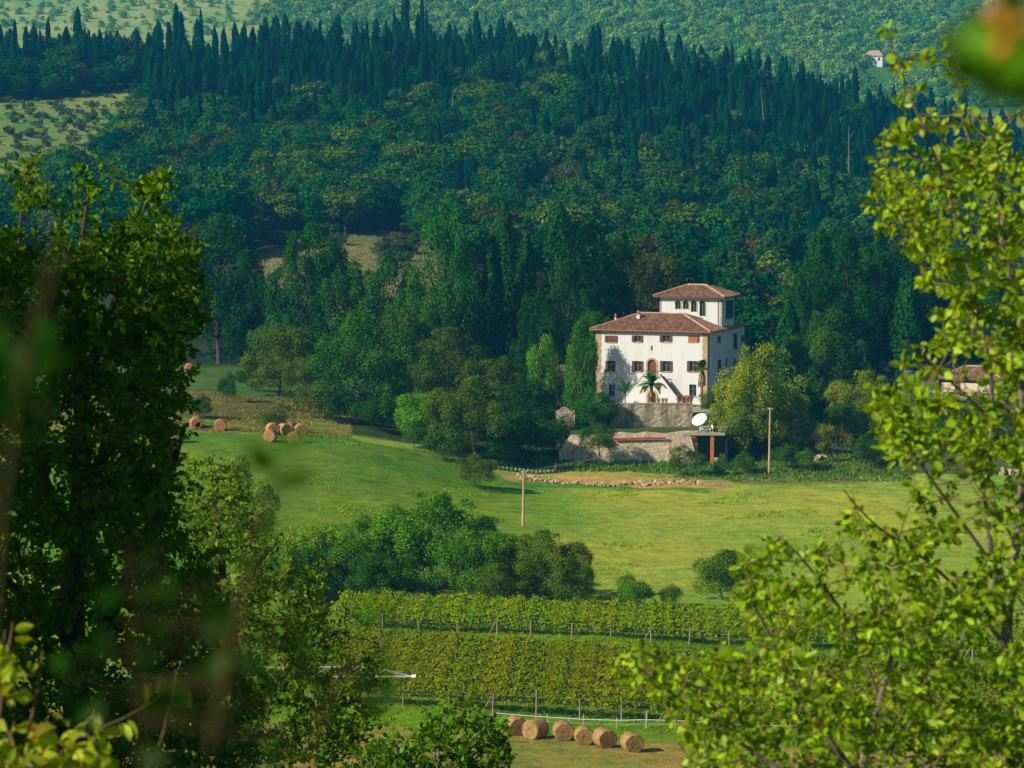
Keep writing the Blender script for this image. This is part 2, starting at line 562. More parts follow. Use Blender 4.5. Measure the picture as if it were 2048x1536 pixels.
_T = np.array([np.interp(_ug, (_COLS - 1024) / F, _T[:, j]) for j in range(len(_dg))])   # nd x nu
for _ in range(3):
    _T[1:-1] = 0.25 * _T[:-2] + 0.5 * _T[1:-1] + 0.25 * _T[2:]
for _ in range(12):
    _T[:, 1:-1] = 0.25 * _T[:, :-2] + 0.5 * _T[:, 1:-1] + 0.25 * _T[:, 2:]


def rough(x, y):
    return (np.sin(x * 0.31 + 1.3 * np.sin(y * 0.11)) * np.sin(y * 0.37 + 0.9 * np.sin(x * 0.17)) * 0.16
            + np.sin(x * 0.93 + 2.1 * np.sin(y * 0.41)) * np.sin(y * 0.71 + x * 0.23) * 0.06)


def G(x, y):
    """Ground height at world x, y."""
    x, y = np.asarray(x, float), np.asarray(y, float)
    r = np.hypot(x, y)
    th = np.arctan2(x, y)
    tc = np.clip(th, -0.32, 0.32)
    d = np.where(np.abs(th) < 0.32, y, r * math.cos(0.32))
    d = np.where(np.abs(th) > 1.3, np.minimum(d, np.maximum(0, 60 + 0 * d)), d) if False else d
    u = np.clip(np.tan(tc), _ug[0], _ug[-1])
    fd = np.interp(d, _dg, np.arange(len(_dg)))
    fu = np.interp(u, _ug, np.arange(len(_ug)))
    i, j = np.minimum(fd.astype(int), len(_dg) - 2), np.minimum(fu.astype(int), len(_ug) - 2)
    a, b = fd - i, fu - j
    z = (_T[i, j] * (1 - a) * (1 - b) + _T[i + 1, j] * a * (1 - b) + _T[i, j + 1] * (1 - a) * b + _T[i + 1, j + 1] * a * b)
    k = np.clip((np.abs(th) - 0.8) / 1.2, 0, 1)                      # the hill top the camera stands on carries on behind it
    z = z * (1 - k) + (-2.0 - 6 * np.clip(r / 400, 0, 1)) * k
    amp = np.clip((r - 20) / 60, 0, 1) * (1 + np.clip((r - 500) / 500, 0, 3))
    return z + rough(x, y) * amp


def g1(x, y):
    return float(G(x, y))


def ground_at(px, d):
    """Point on the ground at distance d towards the column px."""
    x = (px - 1024) / F * d / CP
    for _ in range(3):
        z = g1(x, d)
        x = (px - 1024) / F * (d * CP - z * SP)
    return np.array([x, d, z])


def terrain():
    th = np.concatenate([np.arange(-180, -40, 5.0), np.arange(-40, -12, 1.5), np.arange(-12, 12, 0.11), np.arange(12, 40, 1.5), np.arange(40, 180, 5.0)])
    rr = np.concatenate([[0.6], np.geomspace(1.2, 176, 60), np.arange(178, 270, 2.0), np.arange(270, 420, 1.5), np.arange(420, 1000, 6.0), np.arange(1000, 3050, 22.0)])
    nt_, nr = len(th), len(rr)
    T, R = np.meshgrid(np.radians(th), rr)
    X, Y = R * np.sin(T), R * np.cos(T)
    Z = G(X, Y)
    V = np.stack([X, Y, Z], -1).reshape(-1, 3)
    i = np.arange(nr - 1)[:, None] * nt_
    j = np.arange(nt_)[None, :]
    j2 = (j + 1) % nt_
    Fq = np.stack([i + j, i + j2, i + nt_ + j2, i + nt_ + j], -1).reshape(-1, 4)
    V = np.vstack([V, [[0, 0, g1(0, 0.0)]]])
    centre = len(V) - 1
    me = new_mesh('ground', V, Fq[:, ::-1].copy(), [M_GROUND], smooth=True)
    # colour of what grows or lies where
    x, y = V[:, 0], V[:, 1]
    d = np.where(y > 1, y, 1)
    u = 1024 + F * x / d * CP
    c = np.zeros((len(V), 3)) + (0.05, 0.075, 0.02)

    def paint(mask, col, soft=None):
        c[mask] = col
    wob = 3.0 * np.sin(x * 0.21) + 2.0 * np.sin(x * 0.077 + 1)
    tilt = -0.268 * (x - 5)                                            # vine rows and mown strip run askew
    paint(d < 192.5 + tilt, (0.29, 0.245, 0.06))
    paint((d >= 192.5 + tilt) & (d < 236 + tilt), (0.13, 0.25, 0.008))
    paint((d >= 236 + tilt) & (d < 356), (0.285, 0.37, 0.05))
    leftf = (u < 960 + wob * 12) & (d > 255) & (d < 352)
    paint(leftf, (0.125, 0.235, 0.018))
    w = np.clip((d - 240) / 40, 0, 1)[:, None] * np.clip((1250 - u) / 300, 0, 1)[:, None]
    fm = (d > 250) & (d < 346) & (u > 900)
    c[fm] = (c * (1 - w) + np.array((0.14, 0.26, 0.012)) * w)[fm]
    paint((u > 1020) & (u < 1420) & (d > 336 + wob * 0.4) & (d < 341 + wob * 0.4), (0.07, 0.24, 0.03))
    paint((u > 1010) & (u < 1460) & (d > 341 + wob * 0.4) & (d < 346.5 + wob * 0.3), (0.42, 0.29, 0.12))
    paint((u > 1100) & (u < 1420) & (d > 346.5 + wob * 0.3) & (d < 353), (0.30, 0.30, 0.07))
    paint((u > 1000) & (u < 1500) & (d > 353) & (d < 364), (0.07, 0.20, 0.02))
    paint((u > 1460) & (u < 1720) & (d > 345) & (d < 352), (0.26, 0.19, 0.08))
    paint((u > 1460) & (d > 352) & (d < 372), (0.10, 0.12, 0.035))
    paint((u < 700) & (d > 352 + wob * 0.5) & (d < 366 + wob), (0.22, 0.23, 0.05))
    paint((u < 560) & (d >= 366 + wob) & (d < 390 + wob), (0.13, 0.13, 0.04))
    paint((u < 640) & (d >= 390 + wob) & (d < 436), (0.07, 0.15, 0.03))
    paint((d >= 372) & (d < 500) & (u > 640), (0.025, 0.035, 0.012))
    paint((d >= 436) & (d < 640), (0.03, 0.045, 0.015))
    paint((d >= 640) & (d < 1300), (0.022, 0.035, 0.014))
    m = in_poly(u, d, CLEARING2)
    paint(m, (0.20, 0.20, 0.085))
    m = in_poly(u, d, CLEARING)
    paint(m, (0.20, 0.27, 0.07))
    far = d >= 1300
    paint(far, (0.06, 0.17, 0.03))
    m = far & (u < 560 + wob * 20)
    paint(m, (0.27, 0.36, 0.12))
    m = far & (u > 1880) & (d < 1540)
    paint(m, (0.22, 0.24, 0.10))
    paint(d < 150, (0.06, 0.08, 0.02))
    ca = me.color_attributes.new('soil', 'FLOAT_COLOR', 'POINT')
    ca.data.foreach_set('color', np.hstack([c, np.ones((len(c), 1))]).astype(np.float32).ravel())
    return tag(link('ground', me), kind='structure')


CLEARING = [(-400, 615), (0, 618), (100, 650), (125, 712), (215, 772), (275, 812), (300, 925), (130, 900), (0, 890), (-400, 880)]
CLEARING2 = [(500, 505), (900, 505), (880, 590), (870, 640), (800, 672), (700, 655), (660, 628), (600, 640), (520, 645)]
terrain()

# haze: the air between the camera and the hills
hz = MB().box(-3150, 3150, -3150, 3150, -48, 352)
mh, nth, outh = mat_new('air')
pv = N(nth, 'ShaderNodeVolumePrincipled')
pv.inputs['Color'].default_value = (*HAZE_COLOUR, 1)
pv.inputs['Density'].default_value = HAZE_DENSITY
pv.inputs['Anisotropy'].default_value = 0.0
nth.links.new(pv.outputs[0], outh.inputs['Volume'])
hz_o = hz.build('haze', mh)
tag(hz_o, kind='stuff')


# ------------------------------------------------------------------ foliage building blocks
def cards_mesh_arrays(pos, nrm, size, rng, aspect=0.62, axis=None, axis_w=0.0):
    """One pointed leaf-clump quad per position."""
    n = len(pos)
    t = rand_dirs(rng, n)
    if axis is not None:
        t = unit(t * (1 - axis_w) + axis * axis_w)
    nrm = unit(nrm)
    t = unit(t - nrm * np.sum(t * nrm, -1, keepdims=True))
    b = np.cross(nrm, t)
    L = (size * rng.uniform(0.65, 1.35, n))[:, None]
    W = L * aspect * rng.uniform(0.7, 1.2, n)[:, None]
    fold = nrm * L * rng.uniform(-0.18, 0.18, n)[:, None]
    q = np.stack([pos - t * L * 0.5, pos + b * W * 0.5 + fold, pos + t * L * 0.5, pos - b * W * 0.5 + fold], 1)
    return q.reshape(-1, 3), np.arange(n * 4).reshape(-1, 4)


def crown_points(rng, n_clump, n_card, spread=0.72, rc=(0.26, 0.42), low=-0.75, core=0.15):
    """Points and outward normals in a unit-radius lumpy crown."""
    c = []
    while len(c) < n_clump:
        v = rand_dirs(rng, 1)[0]
        if v[2] < low: continue
        c.append(v * spread * rng.uniform(0.25, 1.08) ** 0.5)
    c = np.array(c)
    r = rng.uniform(*rc, len(c))
    k = rng.choice(len(c), n_card, p=r ** 2 / np.sum(r ** 2))
    dv = unit(rand_dirs(rng, n_card) + unit(c[k]) * 0.55 + np.array([0, 0, 0.25]))
    pos = c[k] + dv * (r[k] * (rng.uniform(0.72, 1.08, n_card) + (rng.uniform(size=n_card) < .22) * rng.uniform(0, .42, n_card)))[:, None]
    nrm = dv + rand_dirs(rng, n_card) * 0.75
    nc = int(n_card * core)
    pc = rand_dirs(rng, nc) * (rng.uniform(0.0, 1, nc) ** 0.5 * spread * 0.95)[:, None]
    return np.vstack([pos, pc]), np.vstack([nrm, rand_dirs(rng, nc)])


def broad_crown(seed, n_clump, n_card, card, **kw):
    rng = rng_(seed)
    p, n = crown_points(rng, n_clump, n_card, **kw)
    return cards_mesh_arrays(p, n, card, rng)


def cypress_arrays(seed, n, card, lean=0.02, lobes=7, r0=0.5):
    """Unit height spindle."""
    rng = rng_(seed)
    t = rng.beta(1.25, 1.35, n)
    a = rng.uniform(0, 2 * math.pi, n)
    prof = np.interp(t, [0, 0.06, 0.25, 0.55, 0.8, 0.93, 1.0], [0.35, 0.75, 0.98, 1.0, 0.78, 0.46, 0.06])
    ph = rng.uniform(0, 6.28, 4)
    rad = prof * (1 + 0.16 * np.sin(lobes * a + ph[0] + 4 * np.sin(t * 5 + ph[1])) + 0.10 * np.sin(t * 22 + 3 * np.sin(a + ph[2]))) * rng.uniform(0.72, 1.05, n)
    rad *= r0
    out = np.stack([np.cos(a), np.sin(a), np.full(n, 0.25)], -1)
    pos = np.stack([np.cos(a) * rad + lean * t, np.sin(a) * rad, 0.03 + 0.97 * t], -1)
    nrm = out + rand_dirs(rng, n) * 0.55
    return pos, nrm, rng


def join_arrays(parts):
    """parts: list of (V, F, material index) with quads -> merged"""
    V, Fs, mi, o = [], [], [], 0
    for v, f, m in parts:
        V.append(v)
        Fs.append(np.asarray(f) + o)
        mi.append(np.full(len(f), m))
        o += len(v)
    return np.vstack(V), np.vstack(Fs), np.concatenate(mi)


def tube_q(pts, radii, n=5):
    V, Fs = tube_arrays(pts, radii, n)
    return np.array([tuple(v) for v in V]), np.array(Fs)


# prototypes for the wooded hill: one mesh each (crown and trunk), metres
def hill_broad(seed, R=4.2, H=8.0):
    v, f = broad_crown(seed, 18, 2000, 0.145, rc=(0.22, 0.42))
    v = v * np.array([R, R, H * 0.43]) + np.array([0, 0, H * 0.58])
    tv, tf = tube_q([(0, 0, -2.5), (0.1, 0, H * 0.3), (0, 0.2, H * 0.65)], [0.28, 0.2, 0.08])
    V, Fs, mi = join_arrays([(v, f, 0), (tv, tf, 1)])
    return new_mesh('hill_broadleaf', V, Fs, [M_LEAF_FAR, M_BARK], mi)


def hill_cypress(seed, R=1.5, H=15.0, n=900):
    pos, nrm, rng = cypress_arrays(seed, n, 0.5, r0=1.0)
    pos = pos * np.array([R, R, H])
    v, f = cards_mesh_arrays(pos, nrm, 1.15, rng, aspect=0.36, axis=np.array([0, 0, 1.0]), axis_w=0.72)
    tv, tf = tube_q([(0, 0, -2.5), (0, 0, H * 0.6)], [0.22, 0.06])
    V, Fs, mi = join_arrays([(v, f, 0), (tv, tf, 1)])
    return new_mesh('hill_cypress', V, Fs, [M_LEAF_FAR, M_BARK], mi)


def hill_pine(seed, H=13.0):
    rng = rng_(seed)
    P_, N_ = [], []
    for k in range(11):
        t = 0.38 + 0.62 * k / 10
        R = 3.3 * (1.15 - t) ** 0.75 * rng.uniform(0.7, 1.15) + 0.3
        for j in range(4):
            a = rng.uniform(0, 6.28)
            cpos = np.array([math.cos(a) * R * 0.6, math.sin(a) * R * 0.6, H * t + rng.uniform(-.3, .3)])
            m = 36
            dv = rand_dirs(rng, m)
            P_.append(cpos + dv * np.array([R * 0.5, R * 0.5, 0.42]))
            N_.append(dv + np.array([0, 0, 0.8]) + rand_dirs(rng, m) * 0.6)
    v, f = cards_mesh_arrays(np.vstack(P_), np.vstack(N_), 0.75, rng, aspect=0.5)
    tv, tf = tube_q([(0, 0, -2.5), (0.15, 0, H * 0.5), (0, 0.1, H * 0.97)], [0.26, 0.18, 0.05])
    V, Fs, mi = join_arrays([(v, f, 0), (tv, tf, 1)])
    return new_mesh('hill_pine', V, Fs, [M_LEAF_FAR, M_BARK_GREY], mi)


HB = [hill_broad(100 + i, R=[4.2, 4.8, 3.8, 5.2][i], H=[8, 9.5, 8.5, 9][i]) for i in range(4)]
HC = [hill_cypress(200 + i, R=[1.1, 0.95, 1.4, 1.05, 1.8, .85][i], H=[15, 16, 14, 17, 13, 14][i]) for i in range(6)]
HP = [hill_pine(300 + i, H=[13, 11.5][i]) for i in range(2)]

OAK_COLS = [(0.008, 0.100, 0.010), (0.022, 0.125, 0.006), (0.001, 0.062, 0.024), (0.070, 0.160, 0.004), (0.055, 0.090, 0.008), (0.058, 0.055, 0.016)]
OAK_WORDS = ['green', 'mid green', 'blue green', 'bright green', 'olive', 'rusty brown']


def side_of(px):
    return 'left' if px < 700 else ('middle' if px < 1250 else 'right')


def points_stuff(name, pts, scales, rots, meshes, mats_colour, label=None, cat=None):
    """Stuff: many clumps nobody could count, instanced on points by geometry nodes, one source mesh."""
    me = bpy.data.meshes.new(name)
    me.vertices.add(len(pts))
    me.vertices.foreach_set('co', np.asarray(pts, np.float32).ravel())
    a = me.attributes.new('sz', 'FLOAT_VECTOR', 'POINT')
    a.data.foreach_set('vector', np.asarray(scales, np.float32).ravel())
    a = me.attributes.new('rz', 'FLOAT_VECTOR', 'POINT')
    a.data.foreach_set('vector', np.stack([rots * 0, rots * 0, rots], -1).astype(np.float32).ravel())
    o = link(name, me)
    ng = bpy.data.node_groups.new(name + '_scatter', 'GeometryNodeTree')
    ng.interface.new_socket('Geometry', in_out='INPUT', socket_type='NodeSocketGeometry')
    ng.interface.new_socket('Geometry', in_out='OUTPUT', socket_type='NodeSocketGeometry')
    gi, go = ng.nodes.new('NodeGroupInput'), ng.nodes.new('NodeGroupOutput')
    src = bpy.data.objects.new(name + '_source', meshes)
    oi = ng.nodes.new('GeometryNodeObjectInfo')
    oi.inputs['Object'].default_value = src
    m2p = ng.nodes.new('GeometryNodeMeshToPoints')
    iop = ng.nodes.new('GeometryNodeInstanceOnPoints')
    s = ng.nodes.new('GeometryNodeInputNamedAttribute'); s.data_type = 'FLOAT_VECTOR'; s.inputs[0].default_value = 'sz'
    r = ng.nodes.new('GeometryNodeInputNamedAttribute'); r.data_type = 'FLOAT_VECTOR'; r.inputs[0].default_value = 'rz'
    L = ng.links.new
    L(gi.outputs[0], m2p.inputs[0])
    L(m2p.outputs[0], iop.inputs['Points'])
    L(oi.outputs['Geometry'], iop.inputs['Instance'])
    L(s.outputs[0], iop.inputs['Scale'])
    L(r.outputs[0], iop.inputs['Rotation'])
    L(iop.outputs[0], go.inputs[0])
    md = o.modifiers.new('scatter', 'NODES')
    md.node_group = ng
    o.color = (*mats_colour, 1)
    src.color = (*mats_colour, 1)
    return tag(o, label, cat, kind='stuff')


def zone(px, Y):
    lat = 'at its left end' if px < 350 else 'left of its centre' if px < 700 else 'near its centre' if px < 1050 else 'above the villa' if px < 1400 else 'right of the villa' if px < 1650 else 'at its right end'
    ver = 'foot' if Y < 660 else 'lower part' if Y < 740 else 'middle' if Y < 830 else 'upper part'
    return ver, lat


def hill_wood():
    rng = rng_(7)
    cand = []
    sp = 6.8
    for d in np.arange(470, 985, sp * 0.92):
        w = 0.195 * d
        for x in np.arange(-w, w, sp):
            X, Y = x + rng.uniform(-2.6, 2.6), d + rng.uniform(-2.6, 2.6)
            px = 1024 + F * X / Y * CP
            if px < -60 or px > 2110: continue
            if Y < 585 and px < 1230: continue
            cand.append((X, Y, px))
    oaks, cyps, pines = [], [], []
    for X, Y, px in cand:
        if in_poly(px, Y, CLEARING) or in_poly(px, Y + 8, CLEARING): continue
        if in_poly(px, Y, CLEARING2): continue
        if 500 < px < 880 and Y < 650: continue
        pc = 0.0
        clump = 0.5 + 0.5 * math.sin(px * .021 + 1.7 * math.sin(Y * .03)) * math.sin(px * .0057 + 2)
        if 300 < px < 820: pc = np.interp(Y, [790, 830, 880], [0.0, 0.35, 0.93])
        elif 820 <= px < 1150: pc = np.interp(Y, [890, 930], [0.04, 0.9])
        elif px >= 1150: pc = np.interp(Y, [600, 720, 800, 880], [0.04, 0.14, 0.35, 0.85])
        elif Y > 925: pc = 0.6
        q = rng.uniform()
        if q < pc:
            if Y > 935 and rng.uniform() < 0.4 - 0.35 * clump: continue
            cyps.append((X, Y, px))
            if rng.uniform() < (0.9 if Y < 935 else 0.5): cyps.append((X + rng.uniform(-3, 3), Y + rng.uniform(-3, 3), px))
        elif px > 1000 and rng.uniform() < 0.22: pines.append((X, Y, px))
        else: oaks.append((X, Y, px))
    cyps.sort(key=lambda t: -t[1])
    crest = [c for c in cyps if c[1] > 930][:190]
    rest = sorted([c for c in cyps if c not in crest], key=lambda t: t[1])
    cy_obj, cy_stuff = crest + rest[:300 - len(crest)], rest[300 - len(crest):]
    oaks = [o for o in oaks if not (Y_ := o[1]) < 500 or rng.uniform() < .8]
    oaks.sort(key=lambda t: t[1])
    ok_obj, ok_stuff = oaks[:300], oaks[300:]
    pines.sort(key=lambda t: t[1])
    k = 0
    for X, Y, px in cy_obj:
        h = (rng.choice([0.5, 0.72, 0.95, 1.1, 1.3]) * rng.uniform(.85, 1.15)) if Y > 930 else rng.uniform(.65, 1.0)
        if Y > 900 and 330 < px < 1020: h *= 1.18
        w = rng.uniform(0.7, 1.5) if Y > 930 else rng.uniform(.75, 1.25)
        c = (0.002 * rng.uniform(.7, 1.8), 0.048 * rng.uniform(.75, 1.4), 0.022 * rng.uniform(.8, 1.3))
        o = link('cypress_tree', HC[rng.integers(6)], None, (X, Y, g1(X, Y) - 0.4), (rng.normal() * .022, rng.normal() * .022, rng.uniform(0, 6.28)), (w, w, h), c)
        ver, lat = zone(px, Y)
        if Y > 930:
            sz = 'tall' if h > 1.15 else 'short' if h < .75 else 'medium tall'
            sz += ' slender' if w < 1 else ' full'
            tag(o, '%s dark cypress on the hill crest, %s' % (sz, lat), 'cypress', 'cypresses standing along the crest, %s, %s' % (sz, lat))
        else:
            tag(o, 'dark columnar cypress in the %s of the wooded slope, %s' % (ver, lat), 'cypress', 'cypresses in the %s of the wooded slope, %s' % (ver, lat))
        k += 1
    for X, Y, px in ok_obj:
        s = rng.uniform(0.8, 1.55)
        ci = rng.choice(6, p=[.26, .2, .2, .12, .13, .09])
        c = np.array(OAK_COLS[ci]) * rng.uniform(0.75, 1.3)
        o = link('oak_tree', HB[k % 4], None, (X, Y, g1(X, Y) - 0.5), (0, 0, rng.uniform(0, 6.28)), (s, s, s * rng.uniform(.85, 1.15)), tuple(c))
        ver, lat = zone(px, Y)
        szw = 'broad' if s > 1.2 else 'small'
        tag(o, '%s %s oak in the %s of the hillside wood, %s' % (szw, OAK_WORDS[ci], ver, lat), 'oak', '%s %s oaks in the %s of the hillside, %s' % (szw, OAK_WORDS[ci], ver, lat))
        k += 1
    for X, Y, px in pines[:150]:
        s = rng.uniform(0.7, 1.2)
        c = np.array((0.025, 0.10, 0.015)) * rng.uniform(0.6, 1.5)
        o = link('pine_tree', HP[k % 2], None, (X, Y, g1(X, Y) - 0.4), (0, 0, rng.uniform(0, 6.28)), (s, s, s), tuple(c))
        ver, lat = zone(px, Y)
        szw = 'tall' if s > 1 else 'middling' if s > .85 else 'short'
        tag(o, '%s bare stemmed pine in the %s of the hillside wood, %s' % (szw, ver, lat), 'pine', '%s pines in the %s of the woods, %s' % (szw, ver, lat))
        k += 1
    for px, d, top in ((1525, 850, 175), (1441, 830, 245), (1302, 760, 330), (1105, 740, 330), (1700, 800, 250), (905, 820, 180)):
        g = ground_at(px, d)
        h = P(px, top, d)[2] - g[2]
        mb = MB().tube([(0, 0, -.5), (rng.normal() * .3, 0, h * .5), (rng.normal() * .5, 0, h)], [.3, .2, .05], 5)
        for j in range(7):
            a, z = rng.uniform(0, 6.28), h * rng.uniform(.45, .95)
            mb.tube([(0, 0, z), (math.cos(a) * 1.4, math.sin(a) * 1.4, z + .9)], [.07, .02], 4)
        tag(mb.build('dead_tree', M_BARK_GREY, loc=tuple(g)), 'bare pale dead stem standing in the hillside wood, %s' % zone(px, d)[1], 'dead tree', 'dead stems in the hillside wood, %s' % zone(px, d)[1])
    if cy_stuff:
        a = np.array([(X, Y, g1(X, Y) - 0.4) for X, Y, _ in cy_stuff])
        sc = np.stack([rng.uniform(.75, 1.35, len(a))] * 2 + [rng.uniform(.6, 1.1, len(a))], -1)
        for i in range(2):
            m = np.arange(len(a)) % 2 == i
            points_stuff('cypress_woods', a[m], sc[m], rng.uniform(0, 6.28, m.sum()), HC[i], [(0.001, 0.045, 0.022), (0.004, 0.066, 0.024)][i],
                         ['dense stand of dark cypresses filling the slope below the crest', 'slightly lighter cypresses mixed into the dense stand below the crest'][i], 'woods')
    if ok_stuff:
        a = np.array([(X, Y, g1(X, Y) - 0.5) for X, Y, _ in ok_stuff])
        s = rng.uniform(.8, 1.5, len(a))
        g = rng.choice(5, size=len(a), p=[.3, .25, .22, .13, .10])
        for i in range(5):
            m = g == i
            points_stuff('oak_woods', a[m], np.stack([s[m], s[m], s[m]], -1), rng.uniform(0, 6.28, m.sum()), HB[i % 4], OAK_COLS[i],
                         ['deep green oak woods massed on the upper hillside', 'mid green trees massed through the upper hillside', 'blue green trees massed in the folds of the upper hillside',
                          'brighter green trees sprinkled through the upper hillside', 'olive green trees sprinkled through the upper hillside'][i], 'woods')


hill_wood()


def far_hill():
    rng = rng_(17)
    v, f = broad_crown(400, 8, 260, 0.30, rc=(0.35, 0.6), spread=0.6)
    v = v * np.array([3.4, 3.4, 2.8]) + np.array([0, 0, 2.0])
    me = new_mesh('far_clump', v, f, [M_LEAF_FAR])
    n = 24000
    Y = rng.uniform(1330, 2150, n) ** 1.0
    X = rng.uniform(-0.21, 0.21, n) * Y
    px = 1024 + F * X / Y * CP
    keep = (px > 560 + 60 * np.sin(Y * 0.02)) & ~((px > 1870) & (Y < 1560) & (Y > 1330))
    keep |= (px <= 560) & (rng.uniform(size=n) < 0.20)
    keep &= ~((np.abs(px - 1752) < 30) & (Y > 1625) & (Y < 1745))
    X, Y, px = X[keep], Y[keep], px[keep]
    Z = G(X, Y) - 0.5
    s = rng.uniform(0.35, 1.0, len(X)) ** 1.3 * 1.7
    s = np.where(px < 560, s * 0.62, s)
    g = rng.integers(0, 3, len(X))
    cols = [(0.13, 0.33, 0.03), (0.07, 0.24, 0.03), (0.22, 0.38, 0.03)]
    labs = ['pale green woodland covering the hill behind the cypress crest', 'darker green trees mixed through the far hill woodland', 'yellowish green trees mixed through the far hill woodland']
    for i in range(3):
        m = g == i
        points_stuff('far_woodland', np.stack([X[m], Y[m], Z[m]], -1), np.stack([s[m], s[m], s[m] * rng.uniform(.8, 1.3, m.sum())], -1), rng.uniform(0, 6.28, m.sum()), me, cols[i], labs[i], 'woodland')
    # striped vineyard on the far slope, each row one hedge
    n = 240
    rv = rng.uniform([-55, -0.7, 0.1], [55, 0.7, 1.7], (2600, 3))
    vv, ff = cards_mesh_arrays(rv, rand_dirs(rng, 2600) + np.array([0, -.3, .6]), 1.0, rng)
    rowm = new_mesh('far_vine_row', vv, ff, [M_LEAF_FAR])
    for i in range(26):
        cx, cy = P(1990, 250, 1440)[0] + (i - 13) * 3.4, 1440.0
        a = math.radians(68)
        # row runs uphill: tilt by the slope under it
        x0, y0 = cx - 50 * math.cos(a), cy - 50 * math.sin(a)
        x1, y1 = cx + 50 * math.cos(a), cy + 50 * math.sin(a)
        dz = g1(x1, y1) - g1(x0, y0)
        o = link('vine_row', rowm, None, (cx, cy, (g1(x0, y0) + g1(x1, y1)) / 2 - 0.2), (0, -math.atan2(dz, 100), a), (1, 1, 1), (0.06, 0.12, 0.04))
        tag(o, 'thin straight vine row in the striped vineyard on the far slope at right', 'vine row', 'vine rows striping the far slope')
    # shrubs of the olive terrace in the clearing left on the hill
    bm = [new_mesh('olive_crown', *[(broad_crown(430 + i, 8, 260, 0.30, rc=(0.3, 0.5)))][0], [M_LEAF_FAR]) for i in range(2)]
    k = 0
    for _ in range(2600):
        px, d = rng.uniform(-20, 290), rng.uniform(615, 925)
        if not in_poly(px, d, CLEARING): continue
        if k > 190: break
        g = ground_at(px, d)
        s = rng.uniform(0.8, 2.0)
        o = link('olive_tree', bm[k % 2], None, (g[0], g[1], g[2] + s * 0.6), (0, 0, rng.uniform(0, 6)), (s, s, s * .85), (0.055 * rng.uniform(.6, 1.4), 0.11 * rng.uniform(.7, 1.2), 0.035))
        szw = 'big' if s > 1.6 else 'mid sized' if s > 1.2 else 'small'
        bd = 'top' if d > 850 else 'middle' if d > 740 else 'lower edge'
        sd_ = 'by the frame edge' if px < 60 else 'in its middle' if px < 150 else 'toward the woods'
        tag(o, '%s olive at the %s of the left hillside terraces, %s' % (szw, bd, sd_), 'olive tree', '%s olives at the %s of the left terraces, %s' % (szw, bd, sd_))
        k += 1
    rb = rng_(77)
    for k in range(26):
        g = ground_at(rb.uniform(510, 870), rb.uniform(590, 665))
        s_ = rb.uniform(.9, 2.4)
        o = link('scrub_bush', HB[k % 4], None, (g[0], g[1], g[2] - .8), (0, 0, k), (s_ * .28, s_ * .28, s_ * .22), (0.06 * rb.uniform(.7, 1.4), 0.10, 0.03))
        tag(o, 'low grey green scrub bush on the brown clearing at the foot of the hill', 'bush', 'scrub bushes on the hillside clearing')
    # tiny white farmhouse on the far slope
    g = ground_at(1750, 1700)
    t = thing('farmhouse', 'tiny white farmhouse with pink roofs high on the far wooded slope', 'house', (g[0] - 1, g[1], g[2]), math.radians(-18))
    t.scale = (1.2, 1.2, 1.3)
    MB().box(-5, 4.5, 0, 8, -3, 5.2).box(-7.0, -5, 0.5, 7, -3, 2.4).build('wall', M_PLASTER, t)
    MB().add([(-5.6, -0.7, 5.0), (5.1, -0.7, 5.0), (5.1, 8.7, 5.0), (-5.6, 8.7, 5.0), (-2.5, 4, 7.6), (2, 4, 7.6)],
             [(0, 1, 5, 4), (1, 2, 5), (2, 3, 4, 5), (3, 0, 4), (3, 2, 1, 0)]).add([(-7.5, 0, 2.3), (-5, 0, 3.2), (-5, 7.5, 3.2), (-7.5, 7.5, 2.3)], [(0, 1, 2, 3)]).build('roof', M_QUOIN, t)
    for x, z in ((-3.2, 2.8), (0, 2.8), (2.8, 2.8), (-6.2, 0.6)):
        w = MB().box(x - .5, x + .5, -0.06, 0.02, z, z + 1.4).build('window', M_DARK, t)


far_hill()

# ------------------------------------------------------------------ mid-distance trees
MIDC = [None] * 7
for i, (ncl, nca, cs, kw) in enumerate([
        (34, 8500, 0.062, dict(rc=(0.16, 0.30), spread=0.78)), (26, 7500, 0.066, dict(rc=(0.2, 0.34))), (44, 9000, 0.058, dict(rc=(0.13, 0.26), spread=0.82)),
        (22, 5000, 0.078, dict(rc=(0.22, 0.4))), (14, 2600, 0.10, dict(rc=(0.28, 0.5))), (60, 15000, 0.048, dict(rc=(0.11, 0.24), spread=0.84)), (20, 2200, 0.10, dict(rc=(0.16, 0.3), spread=0.8, core=0.05))]):
    v_, f_ = broad_crown(500 + i, ncl, int(nca * 1.5), cs * .8, **kw)
    MIDC[i] = new_mesh('broadleaf_crown', v_, f_, [M_LEAF_MID])


def _midcyp(seed, n, card):
    pos, nrm, rng = cypress_arrays(seed, n, card, r0=1.0, lobes=5)
    v, f = cards_mesh_arrays(pos, nrm, card, rng, aspect=0.5, axis=np.array([0, 0, 1.0]), axis_w=0.3)
    return v, f


def mid_cypress_mesh(seed, R, H, n=5200, card=0.55):
    pos, nrm, rng = cypress_arrays(seed, n, 1, r0=1.0, lobes=5)
    v, f = cards_mesh_arrays(pos * np.array([R, R, H]), nrm, card, rng, aspect=0.5, axis=np.array([0, 0, 1.0]), axis_w=0.5)
    return new_mesh('cypress_crown', v, f, [M_LEAF_MID])


